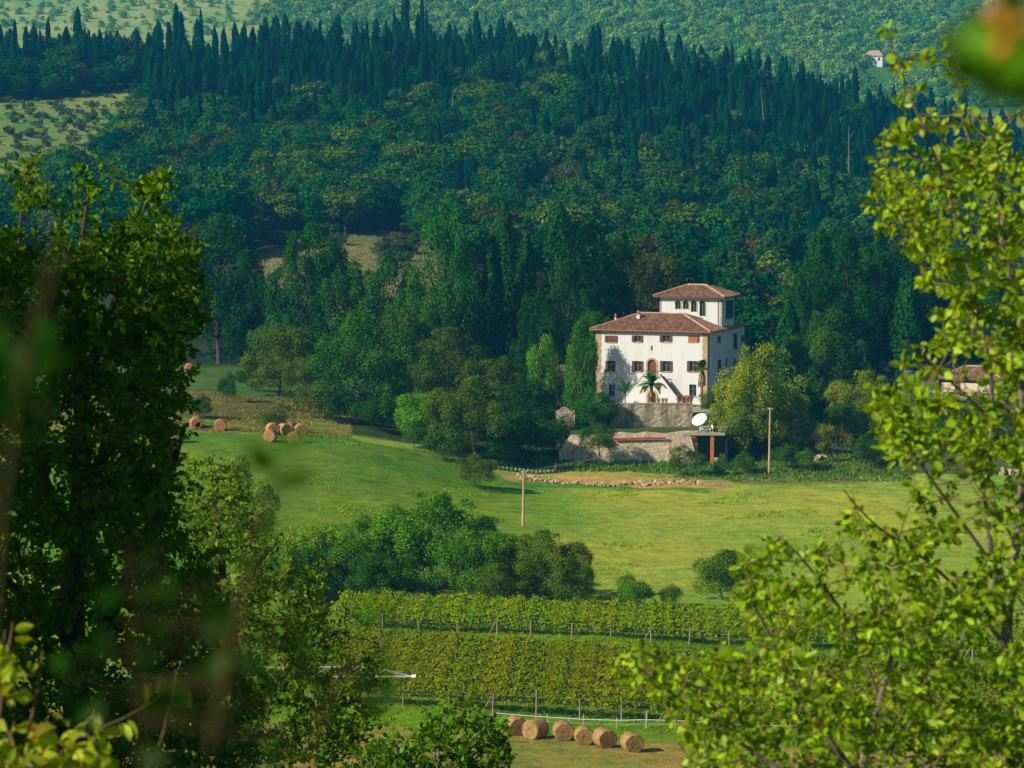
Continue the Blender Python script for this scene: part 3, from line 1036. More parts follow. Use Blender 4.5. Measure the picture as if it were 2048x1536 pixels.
def tree(px, top, w, d, colour, label, cat='tree', name='broadleaf_tree', proto=0, low=0.15, seed=0, group=None, squash=1.0, z0=None, limbs=True, bark=None):
    """A tree of its own at ground distance d: crown and trunk are its parts."""
    rng = rng_(9000 + int(px) + int(top) + seed)
    colour = (max(.001, colour[0] * 1.5 - .006), colour[1] * 1.7, colour[2] * .12)
    g = ground_at(px, d)
    if z0 is not None: g[2] = z0
    ztop = P(px, top, d)[2]
    H = ztop - g[2]
    R = w / 2 * d / F
    H = max(H, 1.6 * R)
    t = thing(name, label, cat, tuple(g), rng.uniform(-0.4, 0.4), group)
    cz0 = H * low
    rz = (H - cz0) / 2 * 1.06
    cz = (H + cz0) / 2
    if proto == 'cypress':
        link('crown', mid_cypress_mesh(int(px) + seed, R, H - cz0), t, (0, 0, cz0), colour=colour)
        MB().tube([(0, 0, -0.8), (0, 0, H * 0.5)], [0.28, 0.1], 6).build('trunk', M_BARK, t)
        return t
    link('crown', MIDC[proto], t, (0, 0, cz), (0, 0, rng.uniform(0, 6.28)), (R * 1.02, R * 1.02, rz), colour)
    tr = MB()
    r0 = max(0.07, H * 0.018)
    pts = [(0, 0, -0.8), (rng.uniform(-.1, .1) * R, 0, cz0 * 0.6), (rng.uniform(-.15, .15) * R, 0.05 * R, cz), (0, 0, cz + rz * 0.5)]
    tr.tube(pts, [r0 * 1.25, r0, r0 * 0.6, r0 * 0.2], 7)
    if limbs:
        for k in range(6):
            a = rng.uniform(0, 6.28)
            z1 = rng.uniform(cz0 * 0.8 + 0.05 * H, cz)
            q = Vector((math.cos(a) * R * .6, math.sin(a) * R * .6, z1 + rz * rng.uniform(.3, .8)))
            b = Vector((pts[1][0] * .5, 0, z1))
            tr.tube([b, b.lerp(q, .5) + Vector((0, 0, -0.04 * H)), q], [r0 * .45, r0 * .3, r0 * .1], 5)
    tr.build('trunk', bark or M_BARK, t)
    return t


DG = (0.014, 0.062, 0.018)
DK = (0.010, 0.042, 0.018)
MG = (0.028, 0.085, 0.016)
YG = (0.060, 0.120, 0.016)
BG = (0.045, 0.140, 0.016)
OL = (0.050, 0.070, 0.022)
BR = (0.085, 0.080, 0.022)
TREES = [
    # px, top, width, d, colour, label, proto, low
    (440, 445, 190, 442, DK, 'tall dark broad tree behind the small upper hay field', 2, .02, 'chestnut_tree'),
    (355, 470, 150, 450, DK, 'dark tree half hidden behind the big shaded oak at left', 0, .02, 'chestnut_tree'),
    (545, 570, 130, 446, DK, 'narrow dark tree squeezed between two taller ones behind the hay field', 1, .0, 'chestnut_tree'),
    (640, 447, 190, 440, DG, 'tall domed dark green tree in front of the brown hillside clearing', 5, .02, 'chestnut_tree'),
    (560, 640, 150, 425, (0.03, 0.085, 0.02), 'mid green tree standing over the left end of the thicket', 0, .0, 'chestnut_tree'),
    (715, 628, 235, 366, (0.024, 0.082, 0.026), 'large drooping green tree with two pale stems at the back of the hay field', 5, .10, 'linden_tree'),
    (560, 690, 165, 392, (0.055, 0.085, 0.018), 'yellowish thicket tree left of the drooping green tree', 2, .0, 'thicket_tree'),
    (505, 730, 80, 398, (0.02, 0.06, 0.02), 'small dark tree at the end of the upper hay field', 1, .0, 'thicket_tree'),
    (610, 705, 90, 384, (0.05, 0.09, 0.02), 'narrow light thicket tree beside the drooping green tree', 0, .0, 'thicket_tree'),
    (785, 515, 170, 428, DG, 'dark rounded tree below the brown hillside clearing', 2, .05, 'chestnut_tree'),
    (815, 600, 130, 415, (0.03, 0.07, 0.022), 'mid height dull green tree between the drooping tree and the ash', 0, .0, 'chestnut_tree'),
    (590, 500, 125, 436, (0.014, 0.058, 0.018), 'dark tree filling in left of the domed one below the clearing', 2, .0, 'chestnut_tree'),
    (700, 512, 130, 434, (0.018, 0.062, 0.018), 'dark tree leaning right of the domed one below the clearing', 0, .0, 'chestnut_tree'),
    (500, 500, 120, 440, (0.012, 0.050, 0.018), 'dark tree between the tall broad one and the narrow one', 5, .0, 'chestnut_tree'),
    (745, 560, 130, 430, (0.026, 0.070, 0.018), 'mid green tree in front of the rounded one below the clearing', 2, .0, 'chestnut_tree'),
    (840, 540, 120, 426, (0.026, 0.075, 0.018), 'leafy tree at the left foot of the tall ash', 0, .0, 'chestnut_tree'),
    (890, 428, 150, 418, (0.024, 0.090, 0.020), 'tall ash with upswept open branches left of the dark spires', 2, .15, 'ash_tree'),
    (955, 520, 130, 424, (0.02, 0.06, 0.02), 'dark tree filling in between the ash and the tall spires', 1, .0, 'chestnut_tree'),
    (900, 655, 190, 382, (0.040, 0.075, 0.020), 'broad dull green tree standing left of the bright ash sapling', 5, .05, 'oak_tree'),
    (985, 700, 140, 378, (0.035, 0.060, 0.022), 'brownish green tree right behind the garden thicket', 0, .05, 'oak_tree'),
    (858, 775, 150, 356, BG, 'bright green bushy tree at the left front of the garden thicket', 0, .02, 'hazel_tree'),
    (945, 752, 190, 352, (0.048, 0.085, 0.018), 'speckled yellow green tree with a pale stem at the front of the thicket', 5, .12, 'hazel_tree'),
    (1045, 800, 150, 372, (0.016, 0.048, 0.018), 'dark spreading tree in shade beside the villa garden', 2, .0, 'oak_tree'),
    (1015, 860, 110, 362, (0.02, 0.055, 0.02), 'low dark green tree at the left edge of the garden plot', 1, .0, 'oak_tree'),
    (1085, 665, 72, 386, (0.06, 0.15, 0.014), 'slim bright green ash sapling left of the stone hut', 3, .1, 'ash_tree'),
    (1070, 750, 85, 384, (0.055, 0.14, 0.014), 'leafy lower bright green sapling beside the stone hut', 3, .05, 'ash_tree'),
    (1075, 590, 110, 405, DK, 'dark tree standing behind the bright green sapling', 2, .0, 'chestnut_tree'),
    (1140, 520, 150, 412, (0.014, 0.052, 0.02), 'big dark tree with an uneven crown left behind the villa', 5, .0, 'chestnut_tree'),
    (1188, 600, 78, 394, (0.02, 0.07, 0.018), 'dark green tree whose crown reaches the left corner of the villa', 0, .1, 'chestnut_tree'),
    (1163, 640, 70, 381, (0.03, 0.10, 0.018), 'small green tree in front of the left corner of the villa', 3, .1, 'hazel_tree'),
    (1230, 480, 150, 440, (0.014, 0.045, 0.02), 'dark tree rising behind the villa roof', 2, .0, 'oak_tree'),
    (1290, 475, 150, 452, (0.040, 0.050, 0.024), 'olive brown rounded tree behind the villa roof', 0, .0, 'oak_tree'),
    (1345, 515, 90, 455, (0.015, 0.042, 0.022), 'small dark tree just left of the roof belvedere', 1, .0, 'oak_tree'),
    (1520, 690, 190, 366, (0.105, 0.150, 0.016), 'large yellow green walnut hiding the right side of the villa', 5, .06, 'walnut_tree'),
    (1470, 790, 120, 363, (0.09, 0.14, 0.016), 'yellow green lower walnut beside the satellite dish', 0, .0, 'walnut_tree'),
    (1575, 790, 130, 368, (0.085, 0.13, 0.018), 'yellow green low tree right behind the wooden pole', 2, .0, 'walnut_tree'),
    (1655, 620, 160, 398, (0.026, 0.070, 0.024), 'mid green pointed tree behind the yellow green walnut', 5, .0, 'linden_tree'),
    (1600, 560, 110, 425, (0.012, 0.046, 0.022), 'dark tree right of the villa roof', 2, .0, 'oak_tree'),
    (1690, 470, 190, 436, (0.010, 0.042, 0.022), 'tall dark tree mass behind the right side of the villa grounds', 5, .0, 'oak_tree'),
    (1785, 500, 150, 440, (0.010, 0.040, 0.022), 'tall dark tree left behind the outbuilding', 2, .0, 'oak_tree'),
    (1870, 560, 150, 445, (0.011, 0.042, 0.024), 'dark tree behind the round leaved foreground tree', 0, .0, 'oak_tree'),
    (1730, 742, 150, 380, (0.10, 0.14, 0.016), 'yellow green tree between the shed and the grey roof', 5, .05, 'hazel_tree'),
    (1690, 800, 90, 376, (0.025, 0.07, 0.02), 'dark green tree leaning over the small shed', 0, .05, 'hazel_tree'),
    (1895, 792, 85, 388, (0.018, 0.065, 0.018), 'compact dark green tree below the outbuilding with the red roof', 3, .0, 'hazel_tree'),
    (1990, 600, 170, 440, (0.014, 0.05, 0.02), 'dark tree at the right edge behind the outbuilding', 2, .0, 'oak_tree'),
    (1190, 783, 92, 365.5, (0.018, 0.075, 0.014), 'dense dark green orange tree standing on the lower terrace lawn', 3, .05, 'orange_tree'),
    (1197, 846, 78, 357, (0.024, 0.070, 0.016), 'small round headed tree with a thin stem before the lower stone wall', 3, .28, 'fruit_tree'),
    (1420, 775, 60, 374, (0.03, 0.06, 0.03), 'grey green shrubby tree under the fan palm by the villa corner', 3, .0, 'laurel_tree'),
]
for (px, top, w, d, c, lab, pr, low, nm) in TREES:
    zz = None
    if nm == 'orange_tree': zz = -35.9
    if nm == 'laurel_tree': zz = -35.6
    tree(px, top, w, d, c, lab, 'tree', nm, pr, low, z0=zz, bark=M_BARK_GREY if nm in ('linden_tree', 'hazel_tree', 'fruit_tree') else None)
CYPS = [
    (1008, 405, 62, 432, 'tall narrow dark spire left of the twin behind the villa garden'),
    (1052, 470, 52, 428, 'shorter narrow dark spire between the tall spire and the broad one'),
    (1118, 402, 76, 430, 'tallest dark cypress with a blunt top left behind the villa'),
    (1180, 432, 88, 434, 'broad dark cypress close to the villa roof on the left'),
    (985, 470, 44, 420, 'slim dark cypress leaning on the ash tree'),
    (1640, 455, 62, 445, 'dark cypress behind the villa grounds at right'),
    (1755, 460, 62, 452, 'dark blunt cypress left of the foreground round leaved tree'),
    (1815, 540, 58, 430, 'lower dark cypress behind the leaves of the foreground tree'),
    (1575, 600, 46, 418, 'small pointed dark cypress beside the right end of the villa roof'),
]
for i, (px, top, w, d, lab) in enumerate(CYPS):
    tree(px, top, w, d, (0.010, 0.046, 0.018), lab, 'cypress', 'cypress_tree', 'cypress', 0.0, seed=i)

# hedge clump beyond the vineyard, and shrubs
HEDGE = [
    (560, 1055, 150, 249, (0.128, 0.195,  0.022), 'pale yellow green tree at the left end of the tree belt beyond the vines', 0, 'willow_tree'),
    (470, 925, 190, 262, (0.105, 0.163,  0.022), 'yellow green tree rising behind the shaded oak at left', 2, 'willow_tree'),
    (640, 1035, 120, 247, (0.098, 0.182,  0.018), 'light green upright tree left of the big round one beyond the vines', 0, 'poplar_tree'),
    (620, 1090, 140, 242, (0.022, 0.065, 0.018), 'dark low tree in front of the tree belt beyond the vines', 1, 'hedge_tree'),
    (720, 1040, 140, 250, (0.053, 0.137,  0.016), 'green tree left of the big round one beyond the vines', 2, 'hedge_tree'),
    (760, 1110, 150, 241, (0.020, 0.062, 0.018), 'dark shaded tree in the middle front of the tree belt', 0, 'hedge_tree'),
    (870, 998, 250, 249, (0.051, 0.137,  0.016), 'biggest round green tree in the belt beyond the vines', 5, 'hedge_tree'),
    (935, 1060, 140, 243, (0.045, 0.117,  0.02), 'green tree leaning against the biggest round one', 0, 'hedge_tree'),
    (985, 1125, 110, 239, (0.045, 0.085, 0.022), 'low olive green tree in the belt before the grey one', 3, 'hedge_tree'),
    (1090, 1065, 180, 244, (0.060, 0.100, 0.040), 'greyish green tree at the right end of the belt', 5, 'hedge_tree'),
    (1145, 1115, 90, 241, (0.035, 0.075, 0.022), 'dark narrow tree closing the belt on the right', 3, 'hedge_tree'),
    (800, 1020, 190, 251, (0.050, 0.130, 0.016), 'bright green tree filling the left shoulder of the biggest round one', 2, 'hedge_tree'),
    (965, 1035, 170, 250, (0.045, 0.120, 0.016), 'bright green tree on the right shoulder of the biggest round one', 5, 'hedge_tree'),
    (1035, 1085, 150, 247, (0.050, 0.100, 0.022), 'mid green tree joining the round ones to the greyish one', 2, 'hedge_tree'),
    (690, 1085, 170, 245, (0.050, 0.120, 0.018), 'bright low tree in front of the left part of the belt', 0, 'hedge_tree'),
    (535, 1110, 150, 243, (0.075, 0.145, 0.018), 'yellow green low tree at the left foot of the belt', 0, 'willow_tree'),
    (1265, 1178, 90, 240, (0.045, 0.115, 0.016), 'small bright bush behind the upper vines', 4, 'bush'),
    (1440, 1118, 130, 246, (0.040, 0.085, 0.028), 'green bush behind the vines beside the foreground leaves', 3, 'bush'),
    (1340, 1198, 60, 241, (0.045, 0.10, 0.02), 'little bush between the two larger ones behind the vines', 4, 'bush'),
    (950, 930, 85, 328, (0.045, 0.085, 0.02), 'bushy shrub at the foot of the speckled thicket tree', 3, 'bush'),
    (745, 795, 80, 361, (0.016, 0.055, 0.016), 'dark bush under the right side of the drooping green tree', 4, 'bush'),
    (790, 780, 90, 362, (0.018, 0.058, 0.016), 'dark bush between the drooping tree and the bright green one', 4, 'bush'),
    (680, 790, 80, 364, (0.020, 0.060, 0.016), 'dark bush behind the two pale stems of the drooping tree', 4, 'bush'),
    (830, 850, 70, 352, (0.030, 0.085, 0.014), 'green bush at the left foot of the bright green bushy tree', 4, 'bush'),
    (885, 862, 90, 348, (0.030, 0.080, 0.016), 'green bush under the bright green and the speckled tree', 4, 'bush'),
    (1000, 868, 90, 352, (0.020, 0.060, 0.016), 'dark bush right of the pale stem of the speckled tree', 4, 'bush'),
    (1075, 862, 90, 362, (0.018, 0.052, 0.016), 'shaded bush between the thicket and the short pale wall', 4, 'bush'),
    (545, 815, 60, 352, (0.055, 0.075, 0.02), 'rusty bush on the dry bank above the hay bales', 4, 'bush'),
    (455, 745, 44, 378, (0.02, 0.06, 0.02), 'small dark conical bush on the dry bank', 4, 'bush'),
    (400, 800, 60, 362, (0.02, 0.05, 0.022), 'dark bush beside the leftmost hay bale', 4, 'bush'),
    (640, 800, 90, 366, (0.05, 0.07, 0.022), 'olive bush on the bank behind the bale cluster', 4, 'bush'),
    (1375, 915, 80, 350, (0.035, 0.065, 0.03), 'spreading grey green bush below the lower wall', 4, 'bush'),
    (1445, 918, 40, 351, (0.03, 0.09, 0.018), 'narrow green bush right of the spreading grey one', 4, 'bush'),
    (1490, 918, 56, 352, (0.03, 0.08, 0.02), 'bush between the narrow one and the tall pole', 4, 'bush'),
    (1570, 912, 60, 356, (0.03, 0.075, 0.02), 'bush just right of the tall pole', 4, 'bush'),
    (1610, 915, 56, 355, (0.04, 0.09, 0.02), 'bush in front of the pale rubble right of the pole', 4, 'bush'),
    (1665, 868, 90, 360, (0.075, 0.10, 0.03), 'pale loose tree in front of the small shed', 6, 'bush'),
    (1735, 900, 80, 357, (0.022, 0.06, 0.028), 'dark blue green bush right of the shed', 4, 'bush'),
    (1775, 885, 80, 360, (0.04, 0.10, 0.035), 'feathery green bush at the right of the dark blue green one', 4, 'bush'),
    (1040, 905, 110, 357, (0.02, 0.055, 0.02), 'dark low hedge bush left of the lower terrace wall', 4, 'bush'),
    (1505, 880, 80, 366, (0.05, 0.095, 0.02), 'low leafy bush under the walnut by the garage', 4, 'bush'),
    (1128, 838, 100, 364, (0.016, 0.055, 0.016), 'dark low bush under the short pale stretch of wall', 4, 'bush'),
    (1140, 785, 50, 372, (0.04, 0.11, 0.016), 'leafy bush at the foot of the stone hut', 4, 'bush'),
    (1860, 900, 120, 368, (0.05, 0.10, 0.02), 'yellow green bush below the outbuilding behind the leaves', 4, 'bush'),
    (1960, 900, 140, 372, (0.05, 0.09, 0.022), 'green bush at the far right garden edge', 4, 'bush'),
]
for (px, top, w, d, c, lab, pr, nm) in HEDGE:
    tree(px, top, w, d, c, lab, 'bush' if nm == 'bush' else 'tree', nm, pr, 0.0, limbs=(nm != 'bush'))


# low cover: rough herbs on the banks and weeds in the fields (nobody could count them)
def tufts(name, label, region, n, hgt, col, seed, mat=None, cat='grass', acc=None):
    rng = rng_(seed)
    x0, x1, d0, d1 = region
    px, d = rng.uniform(x0, x1, n), rng.uniform(d0, d1, n)
    if acc is not None:
        m = acc(px, d)
        px, d = px[m], d[m]
    n = len(px)
    X = (px - 1024) / F * d
    Z = G(X, d)
    X = (px - 1024) / F * (d * CP - Z * SP)
    Z = G(X, d)
    k = 4
    base = np.repeat(np.stack([X, d, Z], -1), k, 0) + rng.normal(size=(n * k, 3)) * np.array([hgt * .5, hgt * .5, 0])
    h = np.repeat(hgt * rng.uniform(.5, 1.4, n), k) * rng.uniform(.6, 1.2, n * k)
    a = rng.uniform(0, 6.28, n * k)
    w = h * 0.28
    s = np.stack([np.cos(a) * w, np.sin(a) * w, a * 0], -1)
    top = base + np.stack([rng.normal(size=n * k) * h * .35, rng.normal(size=n * k) * h * .35, h], -1)
    V = np.stack([base - s - [0, 0, .05], base + s - [0, 0, .05], top], 1).reshape(-1, 3)
    me = new_mesh(name, V, np.arange(len(V)).reshape(-1, 3), [mat or M_LEAF_MID])
    return tag(link(name, me, colour=col), label, cat, kind='stuff')


tufts('grass', 'yellow green grass tufts of the sloping meadow below the villa', (1080, 2100, 244, 345), 22000, 0.10, (0.29, 0.38, 0.04), 61)
tufts('grass', 'fresh green grass tufts of the hay field at left', (330, 960, 262, 350), 12000, 0.10, (0.11, 0.24, 0.01), 62)
tufts('grass', 'short stubble of the mown strip before the vines', (600, 1450, 176, 195), 9000, 0.07, (0.32, 0.29, 0.07), 63)
tufts('weeds', 'dry brown and ochre weeds on the banks above the hay bales', (340, 700, 352, 390), 5000, 0.24, (0.19, 0.19, 0.05), 64, acc=lambda p, d: np.sin(p * .05 + d) * np.sin(d * .4 + p * .02) > -.3)
tufts('weeds', 'green weeds on the bank below the villa walls', (1000, 1820, 347, 366), 5000, 0.35, (0.08, 0.20, 0.025), 65, acc=lambda p, d: (d > 352) | (p > 1350))
tufts('weeds', 'darker green weed patches scattered over the meadow', (560, 2000, 252, 350), 30000, 0.20, (0.16, 0.32, 0.01), 66,
      acc=lambda p, d: (np.sin(p * 0.013 + 2 * np.sin(d * .09)) * np.sin(d * 0.19 + 1.5 * np.sin(p * .007)) > 0.72))
tufts('undergrowth', 'undergrowth of the hedges behind the villa grounds', (420, 2100, 372, 470), 14000, 0.55, (0.02, 0.085, 0.018), 67, acc=lambda p, d: (p > 660) | (d > 446))
tufts('undergrowth', 'rough scrub over the brown hillside clearing', (500, 900, 505, 672), 5000, .36, (0.17, 0.18, 0.06), 68, acc=lambda p, d: in_poly(p, d, CLEARING2))
tufts('grass', 'grass strip under the vines', (560, 1700, 194, 242), 12000, 0.16, (0.14, 0.28, 0.005), 69)

# ------------------------------------------------------------------ vineyards
VA = math.radians(-15)


def vine_row_meshes(seed, L=46.0, warm=0):
    rng = rng_(seed)
    n = 13000
    x = rng.uniform(-L / 2, L / 2, n)
    c_ = np.round(x / .95) * .95
    x = np.where(rng.uniform(size=n) < .45, c_ + rng.normal(size=n) * .20, x)
    bulge = 0.62 + 0.13 * np.sin(x * 1.9 + seed) + 0.08 * np.sin(x * 5.1)
    top = 1.92 + 0.14 * np.sin(x * 1.3 + seed) + 0.12 * np.sin(x * 4.7 + 1) + np.where(rng.uniform(size=n) < .12, rng.uniform(0, .45, n), 0)
    t = rng.beta(1.6, 1.1, n)
    z = 0.62 + t * (top - 0.62)
    y = rng.uniform(-1, 1, n) * bulge * np.sqrt(np.clip(1.15 - (t - .5) ** 2 * 3, 0.05, 1))
    pos = np.stack([x, y, z], -1)
    nrm = np.stack([0 * x, y * 2.2, (t - 0.2) * 0.9], -1) + rand_dirs(rng, n) * 0.8
    v, f = cards_mesh_arrays(pos, nrm, 0.19, rng, aspect=0.85)
    fol = new_mesh('vine_foliage', v, f, [M_VINE])
    tr = MB()
    for k in range(int(L / 0.95)):
        xx = -L / 2 + 0.5 + k * 0.95 + rng.uniform(-.1, .1)
        tr.tube([(xx, 0, -0.1), (xx + rng.uniform(-.08, .08), 0.03, 0.45), (xx + rng.uniform(-.1, .1), 0, 0.95)], [.035, .028, .02], 5)
    stems = new_mesh('vine_stems', tr.v, tr.f, [M_BARK])
    return fol, stems


VR = [vine_row_meshes(71), vine_row_meshes(72)]
_post = MB().tube([(0, 0, -0.3), (0.02, 0, 1.85)], [.055, .05], 6)
POST = new_mesh('vine_post', _post.v, _post.f, [M_VPOST])
_brace = MB().tube([(0, 0, -0.2), (0.75, 0, 1.35)], [.045, .04], 6)
BRACE = new_mesh('vine_brace', _brace.v, _brace.f, [M_VPOST])


def vine_row(k, px, d, L, label, group, col, front):
    g = ground_at(px, d)
    ex = Vector((math.cos(VA), math.sin(VA)))
    a = (g[0] - ex.x * L / 2, g[1] - ex.y * L / 2)
    b = (g[0] + ex.x * L / 2, g[1] + ex.y * L / 2)
    za, zb = g1(*a), g1(*b)
    t = thing('vine_row', label, 'vine row', (g[0], g[1], (za + zb) / 2), VA, group)
    t.rotation_euler = (0, -math.atan2(zb - za, L), VA)
    s = L / 46.0
    fo, st = VR[k % 2]
    o = link('foliage', fo, t, scale=(s, 1, 1), colour=col)
    tag(o, kind='stuff')
    link('stems', st, t, scale=(s, 1, 1))
    rng = rng_(800 + k)
    y = -0.50 if front else 0.0
    npost = int(L / (3.2 if front else 5.0))
    for i in range(npost + 1):
        x = -L / 2 + 1 + i * (L - 2) / npost + rng.uniform(-.2, .2)
        link('post', POST, t, (x, y, 0), (0, rng.uniform(-.05, .05), 0), (1.3, 1.3, rng.uniform(.7, .95)) if front else (1, 1, rng.uniform(.9, 1.0)))
        if front and i % 4 == 0:
            link('brace', BRACE, t, (x - 0.8, y - .02, 0), (0, 0, 0), (1, 1, .9))
    w = MB()
    for z in (0.8, 1.3):
        w.bar((-L / 2, y - .07, z), (L / 2, y - .07, z), .006)
    w.build('wire', M_METAL, t)
    return t


ordinals = ['front', 'second', 'third', 'fourth', 'fifth', 'sixth', 'seventh', 'eighth', 'last']
for i in range(7):
    vine_row(i, 1340, 197.4 + i * 2.65, 54, '%s reddish green vine row of the lower vineyard, counted from the hay bales' % ('seventh and last' if i == 6 else ordinals[i]),
             'vine rows of the lower vineyard', (0.155 + 0.01 * (i % 2), 0.235, 0.001), i == 0)
for i in range(4):
    vine_row(i + 3, 1340, 223.2 + i * 2.5, 56, '%s vine row of the upper vineyard, counted from the grass path' % ('fourth and last' if i == 3 else ordinals[i]),
             'vine rows of the upper vineyard', (0.16, 0.28, 0.001), i == 0)


# ------------------------------------------------------------------ hay bales
def bale_mesh(seed):
    rng = rng_(seed)
    R, Lh, nseg, mb = 0.72, 0.62, 40, MB()
    V, Fs = [], []
    prof = []
    for r in (0.0, 0.1, 0.18, 0.26, 0.34, 0.42, 0.50, 0.58, 0.66):
        prof.append((r, -Lh - 0.02 * (1 - r) + 0.022 * (1 if int(r * 12.5) % 2 else -1)))
    prof += [(R - 0.03, -Lh + 0.01), (R, -Lh + 0.07), (R * 1.01, -Lh * .5), (R * 1.015, 0), (R * 1.01, Lh * .5), (R, Lh - 0.07), (R - 0.03, Lh - .01)]
    for r in (0.66, 0.5, 0.34, 0.18, 0.0):
        prof.append((r, Lh + 0.02 * (1 - r)))
    ph = rng.uniform(0, 6.28, 3)
    for i, (r, y) in enumerate(prof):
        for k in range(nseg):
            a = 2 * math.pi * k / nseg
            rr = r * (1 + 0.012 * math.sin(3 * a + ph[0]) + 0.008 * math.sin(7 * a + ph[1] + y * 3)) + rng.normal() * 0.006 * (r > .05)
            z = rr * math.sin(a)
            z = max(z, -0.66)
            spiral = 0.03 * math.sin(a + r * 40) if 0.05 < r < 0.68 else 0
            V.append((rr * math.cos(a), y + spiral, z + 0.66))
    for i in range(len(prof) - 1):
        for k in range(nseg):
            k2 = (k + 1) % nseg
            Fs.append((i * nseg + k, i * nseg + k2, (i + 1) * nseg + k2, (i + 1) * nseg + k))
    body = (V, Fs)
    # loose straws
    m = 500
    a = rng.uniform(0, 6.28, m)
    on_end = rng.uniform(size=m) < 0.5
    r = np.where(on_end, rng.uniform(0.1, R, m), R)
    y = np.where(on_end, -Lh - 0.02, rng.uniform(-Lh, Lh, m))
    p = np.stack([r * np.cos(a), y, np.maximum(r * np.sin(a), -0.66) + 0.66], -1)
    t = rand_dirs(rng, m) * 0.11
    s = rand_dirs(rng, m) * 0.012
    SV = np.stack([p - s, p + s, p + t], 1).reshape(-1, 3)
    o = len(V)
    V = V + [tuple(q) for q in SV]
    Fs = Fs + [(o + 3 * i, o + 3 * i + 1, o + 3 * i + 2) for i in range(m)]
    return new_mesh('hay_bale', V, Fs, [M_HAY], smooth=True)


BALES = [bale_mesh(s) for s in (1, 2, 3)]
near_bales = [
    (1032, 192.5, 20, 'first on the left of the six bales before the vines, half behind leaves'),
    (1071, 191.0, -42, 'second hay bale from the left before the vines, turned to show its round side'),
    (1127, 190.3, 8, 'third hay bale from the left before the vines, its end facing out'),
    (1168, 189.0, 6, 'fourth hay bale from the left before the vines, slightly smaller'),
    (1209, 188.3, 22, 'fifth hay bale from the left before the vines, touching its left neighbour'),
    (1264, 186.8, 16, 'rightmost of the six hay bales before the vines, standing alone')]
for i, (px, d, yaw, lab) in enumerate(near_bales):
    g = ground_at(px, d)
    s = [.93, .97, .94, 0.87, .94, .91][i]
    o = link('hay_bale', BALES[i % 3], None, tuple(g), (0, 0, math.radians(yaw)), (s * 1.03, s, s * [.97, 1.0, .95, .99, .96, 1.0][i]), (.82, 0.80 + 0.06 * (i % 2), 0.74))
    tag(o, lab, 'hay bale', 'hay bales in the row before the vines')
far_bales = [
    (392, 848, 15, 'leftmost round bale below the dry bank in the hay field'), (441, 852, 5, 'round bale standing alone between the leftmost one and the cluster'),
    (545, 860, 20, 'rear left bale of the cluster in the hay field'), (541, 874, -10, 'front left bale of the cluster in the hay field'),
    (569, 861, 30, 'middle bale of the cluster in the hay field'), (581, 857, -30, 'rear middle bale of the cluster, partly hidden'),
    (601, 862, 15, 'rightmost bale of the cluster in the hay field'), (588, 878, -5, 'lowest bale at the front of the cluster in the hay field'),
    (355, 876, 10, 'bale half hidden by the shaded oak leaves'), (205, 868, 10, 'bale glimpsed through the gap in the shaded oak')]


def d_for(px, py, lo, hi):
    """Ground distance at which the ground shows at image row py."""
    best, bd = 1e9, lo
    for d in np.linspace(lo, hi, 240):
        g = ground_at(px, d)
        e = abs(proj(g)[1] - py)
        if e < best: best, bd = e, d
    return bd


for i, (px, pyb, yaw, lab) in enumerate(far_bales):
    d = d_for(px, pyb + 9, 300, 362)
    g = ground_at(px, d)
    o = link('hay_bale', BALES[i % 3], None, tuple(g), (0, 0, math.radians(yaw)), (1.05, 1.05, 1.05), (1.05, 0.85, 0.8))
    tag(o, lab, 'hay bale', 'hay bales lying in the field at left')
g = ground_at(379, 424)
tag(link('hay_bale', BALES[1], None, tuple(g), (0, 0, .2), (1.0, 1.0, 1.15), (1.1, 0.85, 0.7)), 'single bale on the small upper field by the dark trees', 'hay bale')

# ------------------------------------------------------------------ the villa
TH = math.radians(20)
U = np.array([math.cos(TH), -math.sin(TH)])
Vv = np.array([math.sin(TH), math.cos(TH)])
CZ = -34.1
cc = P(1414, 808, 380)
W = 15.7
H_E = None
O_xy = cc[:2] - U * W
VILLA = thing('villa', 'white three storey villa with tiled hip roofs and a rooftop belvedere', 'house', (O_xy[0], O_xy[1], CZ), -TH)


def on_plane(px, py, v, along='u'):
    """Local house coordinates where the view ray through (px,py) meets a wall: front-parallel at depth v, or side wall at u=v."""
    r, up = (px - 1024) / F, (768 - py) / F
    D = np.array([r, CP + up * SP, -SP + up * CP])
    nrm, ex = (Vv, U) if along == 'u' else (U, Vv)
    k = (np.dot(O_xy, nrm) + v) / np.dot(D[:2], nrm)
    p = D * k
    return float(np.dot(p[:2] - O_xy, ex)), float(p[2] - CZ)


HE = on_plane(1414, 664, 0)[1]                       # wall top


